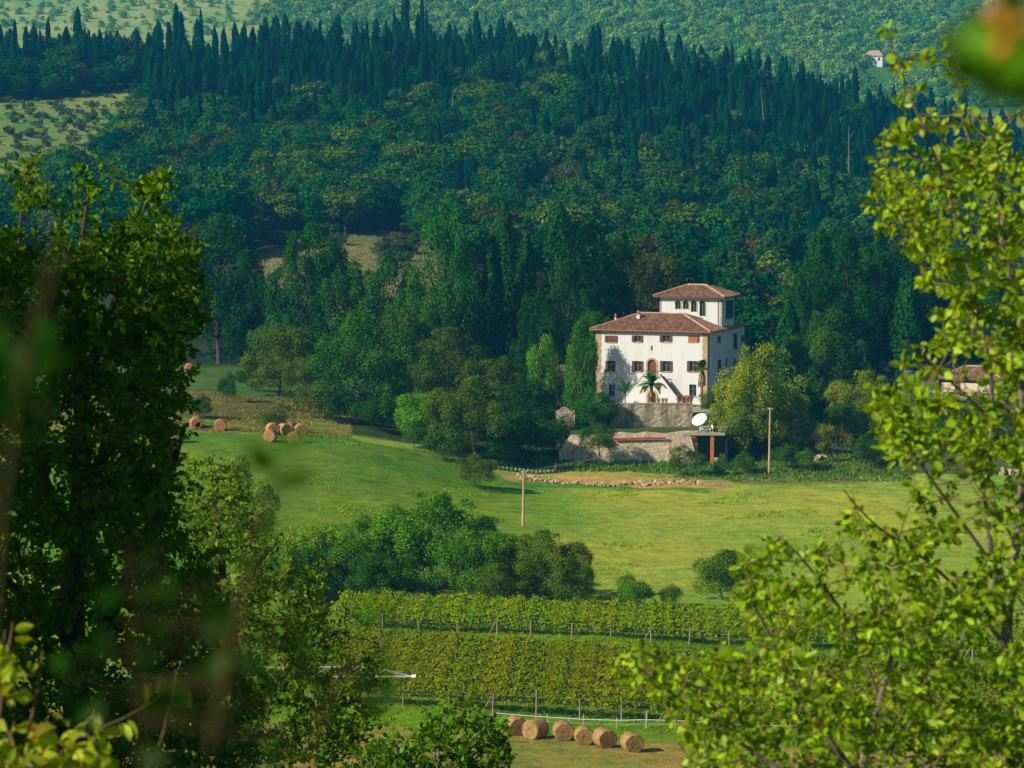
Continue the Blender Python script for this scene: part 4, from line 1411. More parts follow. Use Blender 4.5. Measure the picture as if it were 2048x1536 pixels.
def wall_panel(length, height, holes, thick=0.4, z0=0.0, origin=(0, 0), direction=(1, 0), inward=(0, 1)):
    """Wall in local coordinates with rectangular openings. holes: (a0, a1, z0, z1)."""
    mb = MB()
    ca = sorted({0.0, length} | {h[0] for h in holes} | {h[1] for h in holes})
    cz = sorted({z0, height} | {h[2] for h in holes} | {h[3] for h in holes})
    o, dr, iw = np.array(origin, float), np.array(direction, float), np.array(inward, float)

    def pt(a, t, z):
        q = o + dr * a + iw * t
        return (q[0], q[1], z)
    for i in range(len(ca) - 1):
        for j in range(len(cz) - 1):
            am, zm = (ca[i] + ca[i + 1]) / 2, (cz[j] + cz[j + 1]) / 2
            if any(h[0] < am < h[1] and h[2] < zm < h[3] for h in holes): continue
            for t, fl in ((0, False), (thick, True)):
                q = [pt(ca[i], t, cz[j]), pt(ca[i + 1], t, cz[j]), pt(ca[i + 1], t, cz[j + 1]), pt(ca[i], t, cz[j + 1])]
                mb.add(q, [(3, 2, 1, 0)] if fl else [(0, 1, 2, 3)])
    for a0, a1, b0, b1 in holes:
        for (p, q) in (((a0, b0), (a1, b0)), ((a1, b0), (a1, b1)), ((a1, b1), (a0, b1)), ((a0, b1), (a0, b0))):
            mb.add([pt(p[0], 0, p[1]), pt(p[0], thick, p[1]), pt(q[0], thick, q[1]), pt(q[0], 0, q[1])], [(0, 1, 2, 3)])
    for a in (0, length):
        mb.add([pt(a, 0, z0), pt(a, thick, z0), pt(a, thick, height), pt(a, 0, height)], [(0, 1, 2, 3)])
    mb.add([pt(0, 0, height), pt(length, 0, height), pt(length, thick, height), pt(0, thick, height)], [(0, 1, 2, 3)])
    return mb


DEPTH = 17.0
# front windows: (px centre, py top, py bottom, full width in px incl. shutters, style)
FRONT = [
    (1222.5, 671, 684.5, 24, 'closed'), (1275, 671, 684, 24, 'open'), (1332, 671, 684, 24, 'open2'), (1385.5, 671, 684, 24, 'shut_orange'),
    (1221, 721.5, 743, 21, 'open'), (1275.5, 722, 743.5, 24, 'open'), (1332.5, 722, 743.5, 24, 'open2'), (1386, 722, 743.5, 25, 'open'),
    (1223.5, 769, 792, 14, 'bare'), (1385.5, 769, 793, 15, 'bare')]


def window_parts(parent, a0, a1, z0, z1, y, style, to_local, rec=0.20):
    """Window in an opening a0..a1 x z0..z1 of a wall whose outer face is y=0. to_local(a, t, z) -> xyz"""
    def bx(mb, p0, p1, t0, t1, q0, q1, mi=0):
        c = [to_local(a, t, z) for a, t, z in ((p0, t0, q0), (p1, t0, q0), (p1, t1, q0), (p0, t1, q0), (p0, t0, q1), (p1, t0, q1), (p1, t1, q1), (p0, t1, q1))]
        mb.add(c, [(0, 3, 2, 1), (4, 5, 6, 7), (0, 1, 5, 4), (1, 2, 6, 5), (2, 3, 7, 6), (3, 0, 4, 7)], mi)
    fr = MB()
    f = 0.07
    t0, t1 = rec, rec + .06
    bx(fr, a0, a1, t0, t1, z0, z0 + f); bx(fr, a0, a1, t0, t1, z1 - f, z1)
    bx(fr, a0, a0 + f, t0, t1, z0 + f, z1 - f); bx(fr, a1 - f, a1, t0, t1, z0 + f, z1 - f)
    am = (a0 + a1) / 2
    bx(fr, am - .035, am + .035, t0, t1, z0 + f, z1 - f)
    if z1 - z0 > 1.1:
        zm = z0 + (z1 - z0) * .6
        bx(fr, a0 + f, am - .035, t0, t1, zm - .02, zm + .02); bx(fr, am + .035, a1 - f, t0, t1, zm - .02, zm + .02)
    w = fr.build('window', M_FRAME, parent)
    for p0, p1 in ((a0 + f, am - .035), (am + .035, a1 - f)):
        pn = MB()
        bx(pn, p0, p1, t0 + .02, t0 + .035, z0 + f, z1 - f)
        pn.build('pane', M_GLASS, w)
    sl = MB()
    bx(sl, a0 - .12, a1 + .12, -0.09, 0.18, z0 - .09, z0 - .002)
    sl.build('sill', M_QUOIN, w)
    sw = (a1 - a0) / 2

    def shutter(p0, p1, t, mat):
        sh = MB()
        bx(sh, p0, p1, t, t + .045, z0, z1)
        n = max(3, int((z1 - z0) / .12))
        for k in range(n):
            zz = z0 + .06 + k * (z1 - z0 - .12) / n
            bx(sh, p0 + .05, p1 - .05, t - .018, t - .001, zz, zz + .05)
        sh.build('shutter', mat, w)
    if style in ('open', 'open2'):
        k = 0.62
        shutter(a0 - sw * k - .02, a0 - .02, -0.075, M_WOOD)
        shutter(a1 + .02, a1 + sw * k + .02, -0.075, M_WOOD)
    elif style in ('closed', 'shut_orange'):
        m_ = M_WOOD if style == 'closed' else M_WOOD_ORANGE
        shutter(a0, am - .01, 0.04, m_); shutter(am + .01, a1, 0.04, m_)
        shutter(a1 + .02, a1 + sw * .5, -0.075, M_WOOD)
        if style == 'closed': shutter(a0 - sw * .5, a0 - .02, -0.075, M_WOOD)
    return w


holes, wins = [], []
for (px, pt_, pb, wpx, st) in FRONT:
    a, zt = on_plane(px, pt_, 0)
    _, zb = on_plane(px, pb, 0)
    full = wpx / 14.0
    k = {'open': 0.56, 'open2': 0.62, 'closed': 0.7, 'shut_orange': 0.72, 'bare': 0.92}[st]
    w2 = full * k / 2
    holes.append((a - w2, a + w2, zb, zt))
    wins.append((a - w2, a + w2, zb, zt, st))
ad, zdt = on_plane(1304, 719, 0)
_, zdb = on_plane(1304, 752, 0)
DOOR = (ad - .62, ad + .62, zdb, zdt)
holes.append(DOOR)
an, znt = on_plane(1303.6, 692, 0)
_, znb = on_plane(1303.6, 701.5, 0)
holes.append((an - .14, an + .14, znb, znt))
fw = wall_panel(W, HE, holes, 0.4, -1.5)
fw.build('wall', M_PLASTER, VILLA)['label'] = 'front wall'
for (a0, a1, b0, b1, st) in wins:
    window_parts(VILLA, a0, a1, b0, b1, 0, st, lambda a, t, z: (a, t, z))
# niche back, door and its arched stone surround
MB().box(an - .14, an + .14, .25, .3, znb, znt).build('niche', M_QUOIN, VILLA)
arch = [(ad + .62 * math.cos(t), zdt - .62 + .62 * math.sin(t)) for t in np.linspace(0, math.pi, 15)]
fill = MB()
for sgn in (1, -1):
    c = (ad + sgn * .62, zdt + .001)
    pts = arch[:8] if sgn > 0 else arch[7:]
    for i in range(len(pts) - 1):
        tri = [c, pts[i], pts[i + 1]]
        fill.add([(x, y, z) for y in (0.003, .35) for x, z in tri], [(0, 1, 2), (5, 4, 3), (0, 3, 4, 1), (1, 4, 5, 2), (2, 5, 3, 0)])
fill.build('door_arch', M_PLASTER, VILLA)
dr = MB().box(DOOR[0], DOOR[1], .22, .28, DOOR[2], DOOR[3]).build('door', solid_mat('door_wood', (.30, .15, .08), (.2, .1, .05), 6, .6, stretch=(1, 1, 4)), VILLA)
for k in range(4):
    MB().box(ad - .56 + k * .29, ad - .32 + k * .29, .195, .218, DOOR[2] + .1, DOOR[3] - .45 + .1 * (k in (1, 2))).build('plank', M_WOOD, dr)
so = MB()
outer = [(ad + .86 * math.cos(t), zdt - .62 + .86 * math.sin(t)) for t in np.linspace(0, math.pi, 15)]
for i in range(14):
    q = [arch[i], outer[i], outer[i + 1], arch[i + 1]]
    so.add([(x, y, z) for y in (-.07, -.003) for x, z in q], [(0, 1, 2, 3), (7, 6, 5, 4), (0, 4, 5, 1), (1, 5, 6, 2), (2, 6, 7, 3), (3, 7, 4, 0)])
so.box(ad - .86, ad - .62, -.07, -.003, zdb, zdt - .62).box(ad + .62, ad + .86, -.07, -.003, zdb, zdt - .62)
so.build('door_surround', M_QUOIN, VILLA)

# right side wall
SIDE = [(1438.5, 671.5, 685, 1.8, 'bare'), (1471, 666, 697, 2.1, 'bare'), (1486, 669.5, 682.5, 1.5, 'bare'), (1453.5, 671, 684, .6, 'blind'),
        (1439, 719, 744, 1.8, 'bare'), (1453, 716, 737, 1.0, 'bare'), (1470, 716, 738, 1.4, 'bare'), (1484.5, 716, 737, 1.4, 'bare'),
        (1437, 767, 791, .9, 'bare'), (1452.5, 767, 785, .9, 'bare'), (1472, 767, 786, .9, 'bare')]
sh_, sw_ = [], []
for (px, pt_, pb, wm, st) in SIDE:
    a, zt = on_plane(px, pt_, W, 'v')
    _, zb = on_plane(px, pb, W, 'v')
    if st == 'blind':
        MB().box(W + .003, W + .03, a - wm / 2, a + wm / 2, zb, zt).build('blind_window', M_PLASTER, VILLA)
        continue
    zt = min(zt, HE - .25)
    sh_.append((a - wm / 2, a + wm / 2, zb, zt)); sw_.append((a - wm / 2, a + wm / 2, zb, zt, st))
sd = wall_panel(DEPTH, HE, sh_, .4, -1.5, (W, 0), (0, 1), (-1, 0))
sd.build('wall', M_PLASTER, VILLA)['label'] = 'shaded side wall'
for (a0, a1, b0, b1, st) in sw_:
    window_parts(VILLA, a0, a1, b0, b1, 0, st, lambda a, t, z: (W - t, a, z), .05)
wall_panel(DEPTH, HE, [], .4, -1.5, (0, 0), (0, 1), (1, 0)).build('wall', M_PLASTER, VILLA)
wall_panel(W, HE, [], .4, -1.5, (0, DEPTH), (1, 0), (0, -1)).build('wall', M_PLASTER, VILLA)
# floors keep the rooms dark
fl = MB()
for z in (0.1, 3.2, 6.4):
    fl.box(.45, W - .45, .45, DEPTH - .45, z, z + .2)
fl.box(.45, W - .45, 4, 4.2, 0, HE)
fl.build('floor_slab', M_DARK, VILLA)
# quoin strips at the corners, course by course
rng = rng_(5)
for (x0, x1, y0, y1, lab) in ((-.03, .78, -.045, .0, 'left'), (W - .72, W + .03, -.045, 0, 'corner'), (W, W + .045, .0, .95, 'side')):
    z, k = -1.2, 0
    while z < HE - .1:
        h = min(rng.uniform(.42, .55), HE - .05 - z)
        e = 0.10 * (k % 2)
        if lab == 'left': b = (x0, x1 - e, y0, y1 - .002)
        elif lab == 'corner': b = (x0 + e, x1, y0, y1 - .002)
        else: b = (x0 + .002, x1, y0, y1 - e)
        MB().box(b[0], b[1], b[2], b[3], z, z + h - .012).build('quoin_stone', M_QUOIN, VILLA)
        z += h; k += 1


def hip_roof(parent, x0, x1, y0, y1, ze, pitch, name='roof', eave_t=.16):
    """Hip roof over a rectangle (eaves included); ridge along the longer side; tiles laid in real courses."""
    tp = math.tan(pitch)
    wx, wy = x1 - x0, y1 - y0
    t = min(wx, wy) / 2
    zr = ze + t * tp
    if wx >= wy: r0, r1 = (x0 + t, (y0 + y1) / 2, zr), (x1 - t, (y0 + y1) / 2, zr)
    else: r0, r1 = ((x0 + x1) / 2, y0 + t, zr), ((x0 + x1) / 2, y1 - t, zr)
    c = [(x0, y0, ze), (x1, y0, ze), (x1, y1, ze), (x0, y1, ze)]
    if wx >= wy: planes = [([c[0], c[1], r1, r0]), ([c[1], c[2], r1]), ([c[2], c[3], r0, r1]), ([c[3], c[0], r0])]
    else: planes = [([c[0], c[1], r0]), ([c[1], c[2], r1, r0]), ([c[2], c[3], r1]), ([c[3], c[0], r0, r1])]
    mb = MB()
    for pl in planes:
        mb.add(pl, [tuple(range(len(pl)))])
    lo = [(x, y, z - eave_t) for x, y, z in c]
    for i in range(4):
        j = (i + 1) % 4
        mb.add([c[i], lo[i], lo[j], c[j]], [(0, 1, 2, 3)])
    mb.add(lo, [(3, 2, 1, 0)])
    roof = mb.build(name, M_EAVE, parent)
    tv, tf = [], []
    rng = rng_(int(wx * 10))
    TW, TL = 0.26, 0.46
    for pl in planes:
        a, b = Vector(pl[0]), Vector(pl[1])
        e = (b - a).normalized()
        nrm = (b - a).cross(Vector(pl[2]) - a).normalized()
        s = nrm.cross(e).normalized()
        poly = [((Vector(p) - a).dot(e), (Vector(p) - a).dot(s)) for p in pl]
        Lx, Ly = max(p[0] for p in poly), max(p[1] for p in poly)
        for i in range(int(Lx / TW) + 1):
            for j in range(int(Ly / TL) + 1):
                u0, v0 = (i + .5) * TW, j * TL
                if not in_poly(np.array([u0]), np.array([v0 + TL * .5]), poly)[0]: continue
                q0 = a + e * u0 + s * (v0 - .04 + rng.uniform(-.02, .02)) + nrm * .055
                q1 = q0 + s * (TL * 1.06) - nrm * .025
                o = len(tv)
                for q, wq in ((q0, .13), (q1, .115)):
                    for ang in (-90, -35, 35, 90):
                        A = math.radians(ang)
                        tv.append(q + e * math.sin(A) * wq + nrm * (math.cos(A) * .075 - .03))
                for k in range(3):
                    tf.append((o + k, o + k + 1, o + 5 + k, o + 4 + k))
                tf.append((o, o + 3, o + 2, o + 1))
    tl = link('roof_tiles', new_mesh('roof_tiles', tv, tf, [M_TILES]), roof)
    tag(tl, kind='stuff')
    hips = [(r0, r1)] + ([(c[0], r0), (c[3], r0), (c[1], r1), (c[2], r1)] if wx >= wy else [(c[0], r0), (c[1], r0), (c[2], r1), (c[3], r1)])
    caps = MB()
    for p, q in hips:
        p, q = Vector(p) + Vector((0, 0, .09)), Vector(q) + Vector((0, 0, .09))
        n = max(1, int((q - p).length / .42))
        for k in range(n):
            aa, bb = p.lerp(q, k / n), p.lerp(q, (k + 1.08) / n)
            caps.tube([aa + Vector((0, 0, .03)), bb], [.13, .11], 6)
    o = caps.build('ridge_tiles', M_RIDGE, roof)
    tag(o, kind='stuff')
    return roof


OV = .62
hip_roof(VILLA, -OV - .1, W + OV, -OV, 10.3, HE + .02, math.radians(20))
hip_roof(VILLA, 1.0, W + OV - .01, 9.0, DEPTH + OV, HE - .02, math.radians(14))
# cornice under the eaves
MB().box(-.15, W + .15, -.14, -.002, HE - .16, HE - .142 + .0).box(-.25, W + .25, -.3, -.004, HE - .13, HE - .1).build('cornice', M_EAVE, VILLA)
gut = MB().tube([(-OV, -OV - .06, HE - .02), (W + OV, -OV - .06, HE - .02)], .07, 8).tube([(W + OV + .06, -OV, HE - .02), (W + OV + .06, DEPTH + OV, HE - .02)], .07, 8)
gut.build('gutter', M_TERRA, VILLA)

# belvedere tower
TV = 6.9
TU1 = on_plane(1444, 640, TV)[0]
TU0 = on_plane(1319.5, 610, TV)[0]
TD = 6.2
TZ1 = on_plane(1444, 594.5, TV)[1]
TZ0 = HE - .3
arches = []
for px, pyb in ((1355.8, 618.5), (1371.3, 618.5), (1387.5, 624), (1404.7, 632.5)):
    a, zt = on_plane(px, 601.5, TV)
    _, zb = on_plane(px, pyb, TV)
    arches.append((a - .40, a + .40, zb, zt))
TW_ = TU1 - TU0
tw = wall_panel(TW_, TZ1, [(a0 - TU0, a1 - TU0, b0, b1) for a0, a1, b0, b1 in arches], .35, TZ0, (TU0, TV), (1, 0), (0, 1))
tw.build('tower_wall', M_PLASTER, VILLA)
af = MB()
sur = MB()
for a0, a1, b0, b1 in arches:
    am, r = (a0 + a1) / 2, (a1 - a0) / 2
    pts = [(am + r * math.cos(t), b1 - r + r * math.sin(t)) for t in np.linspace(0, math.pi, 13)]
    for sgn in (1, -1):
        c = (am + sgn * r, b1 + .001)
        q = pts[:7] if sgn > 0 else pts[6:]
        for i in range(len(q) - 1):
            tri = [c, q[i], q[i + 1]]
            af.add([(x, y, z) for y in (TV + .003, TV + .3) for x, z in tri], [(0, 1, 2), (5, 4, 3), (0, 3, 4, 1), (1, 4, 5, 2), (2, 5, 3, 0)])
    ou = [(am + (r + .11) * math.cos(t), b1 - r + (r + .11) * math.sin(t)) for t in np.linspace(0, math.pi, 13)]
    for i in range(12):
        q = [pts[i], ou[i], ou[i + 1], pts[i + 1]]
        sur.add([(x, y, z) for y in (TV - .05, TV - .003) for x, z in q], [(0, 1, 2, 3), (7, 6, 5, 4), (0, 4, 5, 1), (1, 5, 6, 2), (2, 6, 7, 3), (3, 7, 4, 0)])
    sur.box(a1, a1 + .11, TV - .05, TV - .003, b0, b1 - r)
    fr = MB().box(a0, a0 + .06, TV + .16, TV + .21, b0, b1).box(a1 - .06, a1, TV + .16, TV + .21, b0, b1).box(am - .025, am + .025, TV + .16, TV + .21, b0, b1).box(a0 + .06, a1 - .06, TV + .16, TV + .21, b0, b0 + .06)
    w = fr.build('window', M_FRAME, VILLA)
    w['label'] = 'arched belvedere window'
    MB().box(a0 + .06, am - .025, TV + .18, TV + .195, b0 + .06, b1).build('pane', M_GLASS, w)
    MB().box(am + .025, a1 - .06, TV + .18, TV + .195, b0 + .06, b1).build('pane', M_GLASS, w)
af.build('arch_infill', M_PLASTER, VILLA)
sur.build('arch_surround', M_QUOIN, VILLA)
a0, zt = on_plane(1451.5, 601, TU1, 'v')
a1, zb = on_plane(1467.5, 636, TU1, 'v')
sdw = wall_panel(TD, TZ1, [(a0 - TV, a1 - TV, zb, zt)], .35, TZ0, (TU1, TV), (0, 1), (-1, 0))
sdw.build('tower_wall', M_PLASTER, VILLA)
window_parts(VILLA, a0, a1, zb, zt, 0, 'bare', lambda a, t, z: (TU1 - t, a, z), .06)
wall_panel(TD, TZ1, [], .35, TZ0, (TU0, TV), (0, 1), (1, 0)).build('tower_wall', M_PLASTER, VILLA)
wall_panel(TW_, TZ1, [], .35, TZ0, (TU0, TV + TD), (1, 0), (0, -1)).build('tower_wall', M_PLASTER, VILLA)
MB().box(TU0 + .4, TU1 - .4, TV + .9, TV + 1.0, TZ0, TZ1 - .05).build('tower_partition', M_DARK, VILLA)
hip_roof(VILLA, TU0 - .75, TU1 + .55, TV - .7, TV + TD + .7, TZ1 + .02, math.radians(20), 'tower_roof')
dp = MB().tube([(TU1 - .55, TV - .06, TZ0 + .6), (TU1 - .55, TV - .06, TZ1)], .05, 6)
dp.build('downpipe', M_TERRA, VILLA)
# white flashing where the roof meets the tower
MB().box(TU0 - .9, TU0 - .003, TV - 1.2, TV + 1, HE + 1.2, HE + 1.75).build('chimney_base', M_PLASTER, VILLA)


def chimney(u, v, z, h, s=.42):
    c = MB().box(u - s / 2, u + s / 2, v - s / 2, v + s / 2, z, z + h).build('chimney', M_PLASTER, VILLA)
    cp = MB().box(u - s * .62, u + s * .62, v - s * .62, v + s * .62, z + h, z + h + .1)
    cp.box(u - s * .42, u + s * .42, v - s * .42, v + s * .42, z + h + .1, z + h + .38)
    cp.add([(u - s * .6, v - s * .6, z + h + .38), (u + s * .6, v - s * .6, z + h + .38), (u + s * .6, v + s * .6, z + h + .38), (u - s * .6, v + s * .6, z + h + .38), (u, v, z + h + .62)],
           [(0, 1, 4), (1, 2, 4), (2, 3, 4), (3, 0, 4), (3, 2, 1, 0)])
    cp.build('chimney_pot', M_TERRA, c)
    return c


uc, zc = on_plane(1277, 640, 3.2)
chimney(uc, 3.2, HE + 1.1, zc - HE - 1.1 + .75)
chimney(uc - 3.6, 4.2, HE + .85, .55, .25)
uc2, zc2 = on_plane(1490, 646, 14.2)
chimney(W - 1.2, 14.2, HE + .3, 1.15, .5)

# stairs in front of the villa
STAIR = thing('outside_stairs', 'white double outside stairs with dark coping rising to the arched door', 'stairs', (O_xy[0], O_xy[1], CZ), -TH)
zl = DOOR[2] - .05
u_r0, _ = on_plane(1321, 765, -1.4)
u_r1, zr1 = on_plane(1366, 797, -1.4)
u_l0, _ = on_plane(1289, 765, -1.4)
u_l1, _ = on_plane(1243, 797, -1.4)
zc_ = on_plane(1321, 763, -1.4)[1]
stw = MB()
archu = on_plane(1304, 790, -1.5)[0]
# landing block with an arched opening
LB0, LB1 = u_l0, u_r0
stw.box(LB0, archu - .55, -1.5, -.05, -.8, zl).box(archu + .55, LB1, -1.5, -.05, -.8, zl).box(archu - .55, archu + .55, -1.5, -.05, 1.75, zl)
stw.build('landing', M_PLASTER, STAIR)
MB().box(LB0 - .05, LB1 + .05, -1.6, -.05, zl + .002, zl + .1).build('landing_slab', M_CONC, STAIR)
ar = MB()
pts = [(archu + .55 * math.cos(t), 1.2 + .55 * math.sin(t)) for t in np.linspace(0, math.pi, 11)]
ou = [(archu + .8 * math.cos(t), 1.2 + .8 * math.sin(t)) for t in np.linspace(0, math.pi, 11)]
for i in range(10):
    q = [pts[i], ou[i], ou[i + 1], pts[i + 1]]
    ar.add([(x, y, z) for y in (-1.58, -1.503) for x, z in q], [(0, 1, 2, 3), (7, 6, 5, 4), (0, 4, 5, 1), (1, 5, 6, 2), (2, 6, 7, 3), (3, 7, 4, 0)])
ar.box(archu - .8, archu - .55, -1.58, -1.503, 0, 1.2).box(archu + .55, archu + .8, -1.58, -1.503, 0, 1.2)
ar.build('brick_arch', M_QUOIN, STAIR)
MB().box(archu - .55, archu + .55, -.4, -.3, 0, 1.75).build('arch_back', M_DRYFROND, STAIR)
for s0, s1 in ((u_r0, u_r1), (u_l0, u_l1)):
    n = 13
    st = MB()
    for k in range(n):
        p, q = s0 + (s1 - s0) * k / n, s0 + (s1 - s0) * (k + 1) / n
        st.box(min(p, q), max(p, q), -1.25, -.05, -.8, zl * (1 - (k + 1) / (n + 1)))
    st.build('flight', M_CONC, STAIR)
    pw = MB()
    poly = [(s0, -.8), (s1, -.8), (s1, .15), (s0, zl + .35)]
    if s1 < s0: poly = poly[::-1]
    pw.prism(poly, -1.5, -1.27).build('parapet', M_PLASTER, STAIR)
    cpn = MB().bar((s0, -1.39, zl + .42), (s1, -1.39, .22), .30, .14)
    cpn.build('coping', M_CONC if s1 < s0 else M_BARK, STAIR)
MB().bar((LB0, -1.45, zl + .8), (LB1, -1.45, zl + .8), .08).bar((LB0, -1.45, zl + .45), (LB1, -1.45, zl + .45), .04).build('railing', M_BARK, STAIR)

# ------------------------------------------------------------------ terraces
UT = -33.95


def solid(x0, x1, d0, d1, z0, z1, name, mat, **kw):
    return MB().box(x0, x1, d0, d1, z0, z1).build(name, mat, **kw)


xa, xb = P(1120, 850, 367)[0], P(1386, 850, 367)[0]
tag(solid(xa + 4.2, P(1500, 850, 372)[0], 367.6, 404, -42, UT - .18, 'terrace_platform', M_LAWN), kind='structure')
tag(solid(xa + 6, P(1500, 850, 372)[0], 367.62, 403.9, UT - .176, UT - .1, 'gravel_court', solid_mat('gravel', (.42, .38, .32), (.3, .27, .22), 4, .95, .02)), kind='structure')
RW = thing('retaining_wall', 'tall grey stained stone wall holding up the villa courtyard', 'wall', (0, 367, 0))
UTOP = P(1300, 808, 367)[2]
x_l, x_r = P(1222, 808, 367)[0], P(1385.5, 808, 367)[0]


def rough_wall(parent, x0, x1, y, z0, ztop, thick, mat, seed, name='stonework', bow=0.05, cells=0.5):
    """Wall face with uneven surface and ragged top. ztop: function of x or number."""
    rng = rng_(seed)
    nx, nz = max(2, int((x1 - x0) / cells)), 10
    V, Fs = [], []
    for j in range(nz + 1):
        for i in range(nx + 1):
            x = x0 + (x1 - x0) * i / nx
            zt = ztop(x) if callable(ztop) else ztop
            z = z0 + (zt - z0) * j / nz + (rng.normal() * .02 if 0 < j else 0)
            V.append((x, y + rng.normal() * bow * .5 + .04 * (j / nz) * 4, z))
    for j in range(nz):
        for i in range(nx):
            a = j * (nx + 1) + i
            Fs.append((a, a + 1, a + nx + 2, a + nx + 1))
    o = len(V)
    for i in range(nx + 1):
        v = V[nz * (nx + 1) + i]
        V.append((v[0], y + thick, v[2] - .02))
    for i in range(nx):
        a, b = nz * (nx + 1) + i, o + i
        Fs.append((a, a + 1, b + 1, b))
    o2 = len(V)
    for x in (x0, x1):
        zt = ztop(x) if callable(ztop) else ztop
        V += [(x, y - .03, z0), (x, y + thick, z0), (x, y + thick, zt - .02), (x, y + .1, zt)]
    Fs += [(o2, o2 + 1, o2 + 2, o2 + 3), (o2 + 7, o2 + 6, o2 + 5, o2 + 4)]
    me = new_mesh(name, V, Fs, [mat])
    return link(name, me, parent)


rough_wall(RW, x_l, x_r, 0, -36.6, UTOP, .6, M_STONE_UP, 21)
rng = rng_(22)
x = x_l
while x < x_r - .3:
    w_ = rng.uniform(.7, 1.1)
    MB().box(x, min(x + w_ - .02, x_r), .1, .72, UTOP + .005, UTOP + .1).build('coping_stone', M_CONC, RW)
    x += w_
# left stretch of the same terrace, in front of the hut
RW2 = thing('retaining_wall', 'short stretch of pale stone wall left of the orange tree', 'wall', (0, 369, 0))
rough_wall(RW2, P(1111, 815, 369)[0], P(1150, 815, 369)[0], 0, -38.5, lambda x: P(1150, 818, 369)[2] + .35 * math.sin(x * 3), .6, M_STONE_UP, 23)

# lower terrace
LT = P(1300, 863, 361)[2]
xl0, xl1 = P(1135, 870, 360)[0], P(1397, 870, 360)[0]
tag(solid(xl0 + .4, P(1450, 870, 362)[0], 360.9, 367.55, -42, LT + .0, 'lower_terrace', M_LAWN), kind='structure')
LW = thing('retaining_wall', 'long pale stone wall with a red pipe below the terrace lawn', 'wall', (0, 360, 0))


def lw_top(x):
    px = 1024 + F * x / 362
    return np.interp(px, [1110, 1133, 1138, 1160, 1225, 1240, 1275, 1290, 1330, 1370, 1397], [-38.8, -37.0, -36.15, -36.1, -36.0, -35.75, -35.95, -35.7, -35.95, -35.62, -35.6])


rough_wall(LW, P(1118, 900, 360)[0], xl1, 0, -40.6, lw_top, .7, M_STONE_LO, 24, bow=.03, cells=.5)
zr_ = P(1280, 877, 359.5)[2]
MB().tube([(P(1228, 879, 359.8)[0], -.2, zr_ - .08), (P(1332, 879, 359.8)[0], -.2, zr_ + .06)], .13, 8).build('red_pipe', M_RED, LW)
MB().tube([(P(1146, 915, 359.8)[0], -.15, -39.6), (P(1146, 900, 359.8)[0], -.15, -38.2), (P(1152, 890, 359.8)[0], -.12, -37.7), (P(1166, 884, 359.8)[0], -.1, -37.3)], .06, 6).build('drain_pipe', M_RED, LW)
MB().box(P(1395, 880, 360)[0] - 1.8, P(1395, 880, 360)[0], -.18, .4, -40.5, -35.75).build('buttress', M_STONE_LO, LW)
# sloping wing wall of the garage
GA = thing('garage', 'open garage under a concrete terrace slab on orange brick pillars', 'garage', (P(1397, 880, 359)[0], 359, -40.2))
zs = P(1400, 871, 359)[2] + 40.2
wx = lambda px: P(px, 880, 359)[0] - P(1397, 880, 359)[0]
MB().prism([(wx(1362), -.6), (wx(1409), -.6), (wx(1402), .7), (wx(1392), 1.6), (wx(1381), zs - .05), (wx(1362), zs - .05)], -.42, -.2).build('wing_wall', M_STONE_LO, GA)
MB().box(wx(1364), wx(1450), -.1, 6.5, zs, zs + .28).build('slab', M_CONC, GA)
MB().box(wx(1364), wx(1450), -.16, -.102, zs + .02, zs + .24).build('slab_edge', M_QUOIN, GA)
for px in (1387, 1424.5):
    MB().box(wx(px) - .21, wx(px) + .21, 0, .42, -1.0, zs - .003).build('pillar', M_ORANGE, GA)
MB().box(wx(1372), wx(1452), 5.8, 6.1, -1, zs - .003).box(wx(1452), wx(1452) + .2, 0, 6.1, -1, zs - .003).build('back_wall', M_DARK, GA)  # near black wall, the shade inside the garage put into its colour
MB().box(wx(1430), wx(1447), 1.0, 1.15, 0.0, 1.2).build('side_wall', M_STONE_LO, GA)
ra = MB()
for k in range(14):
    xx = wx(1385) + k * .33
    ra.bar((xx, .05, zs + .28), (xx, .05, zs + 1.15), .03)
ra.bar((wx(1385), .05, zs + 1.17), (wx(1385) + 4.3, .05, zs + 1.17), .05)
ra.build('railing', M_CONC, GA)

# satellite dish
sp_ = P(1400, 841, 361)
DI = thing('satellite_dish', 'big white satellite dish tilted skyward above the garage', 'satellite dish', (sp_[0], 361, LT))
ds, dfc = [], []
nr, na = 7, 28
for i in range(nr + 1):
    r = 1.12 * i / nr
    for k in range(na):
        a = 2 * math.pi * k / na
        ds.append((r * math.cos(a), r * math.sin(a), 0.22 * (r / 1.12) ** 2))
for i in range(nr):
    for k in range(na):
        k2 = (k + 1) % na
        dfc.append((i * na + k, i * na + k2, (i + 1) * na + k2, (i + 1) * na + k))
dish = link('reflector', new_mesh('reflector', ds, dfc, [M_WHITE], smooth=True), DI, (0, 0, sp_[2] - LT), tuple(Vector((-.42, -.58, .70)).to_track_quat('Z', 'Y').to_euler()), (.92, .92, .92))
dish.modifiers.new('thickness', 'SOLIDIFY').thickness = .03
MB().tube([(0, .35, 0), (0, .35, sp_[2] - LT - .1)], .06, 8).bar((0, .35, sp_[2] - LT - .15), (0, .1, sp_[2] - LT), .1).build('mast', M_METAL, DI)
MB().bar((0.1, -.2, sp_[2] - LT - .5), (.25, -.9, sp_[2] - LT + .25), .04).box(.18, .34, -1.0, -.86, sp_[2] - LT + .2, sp_[2] - LT + .36).build('feed_arm', M_METAL, DI)


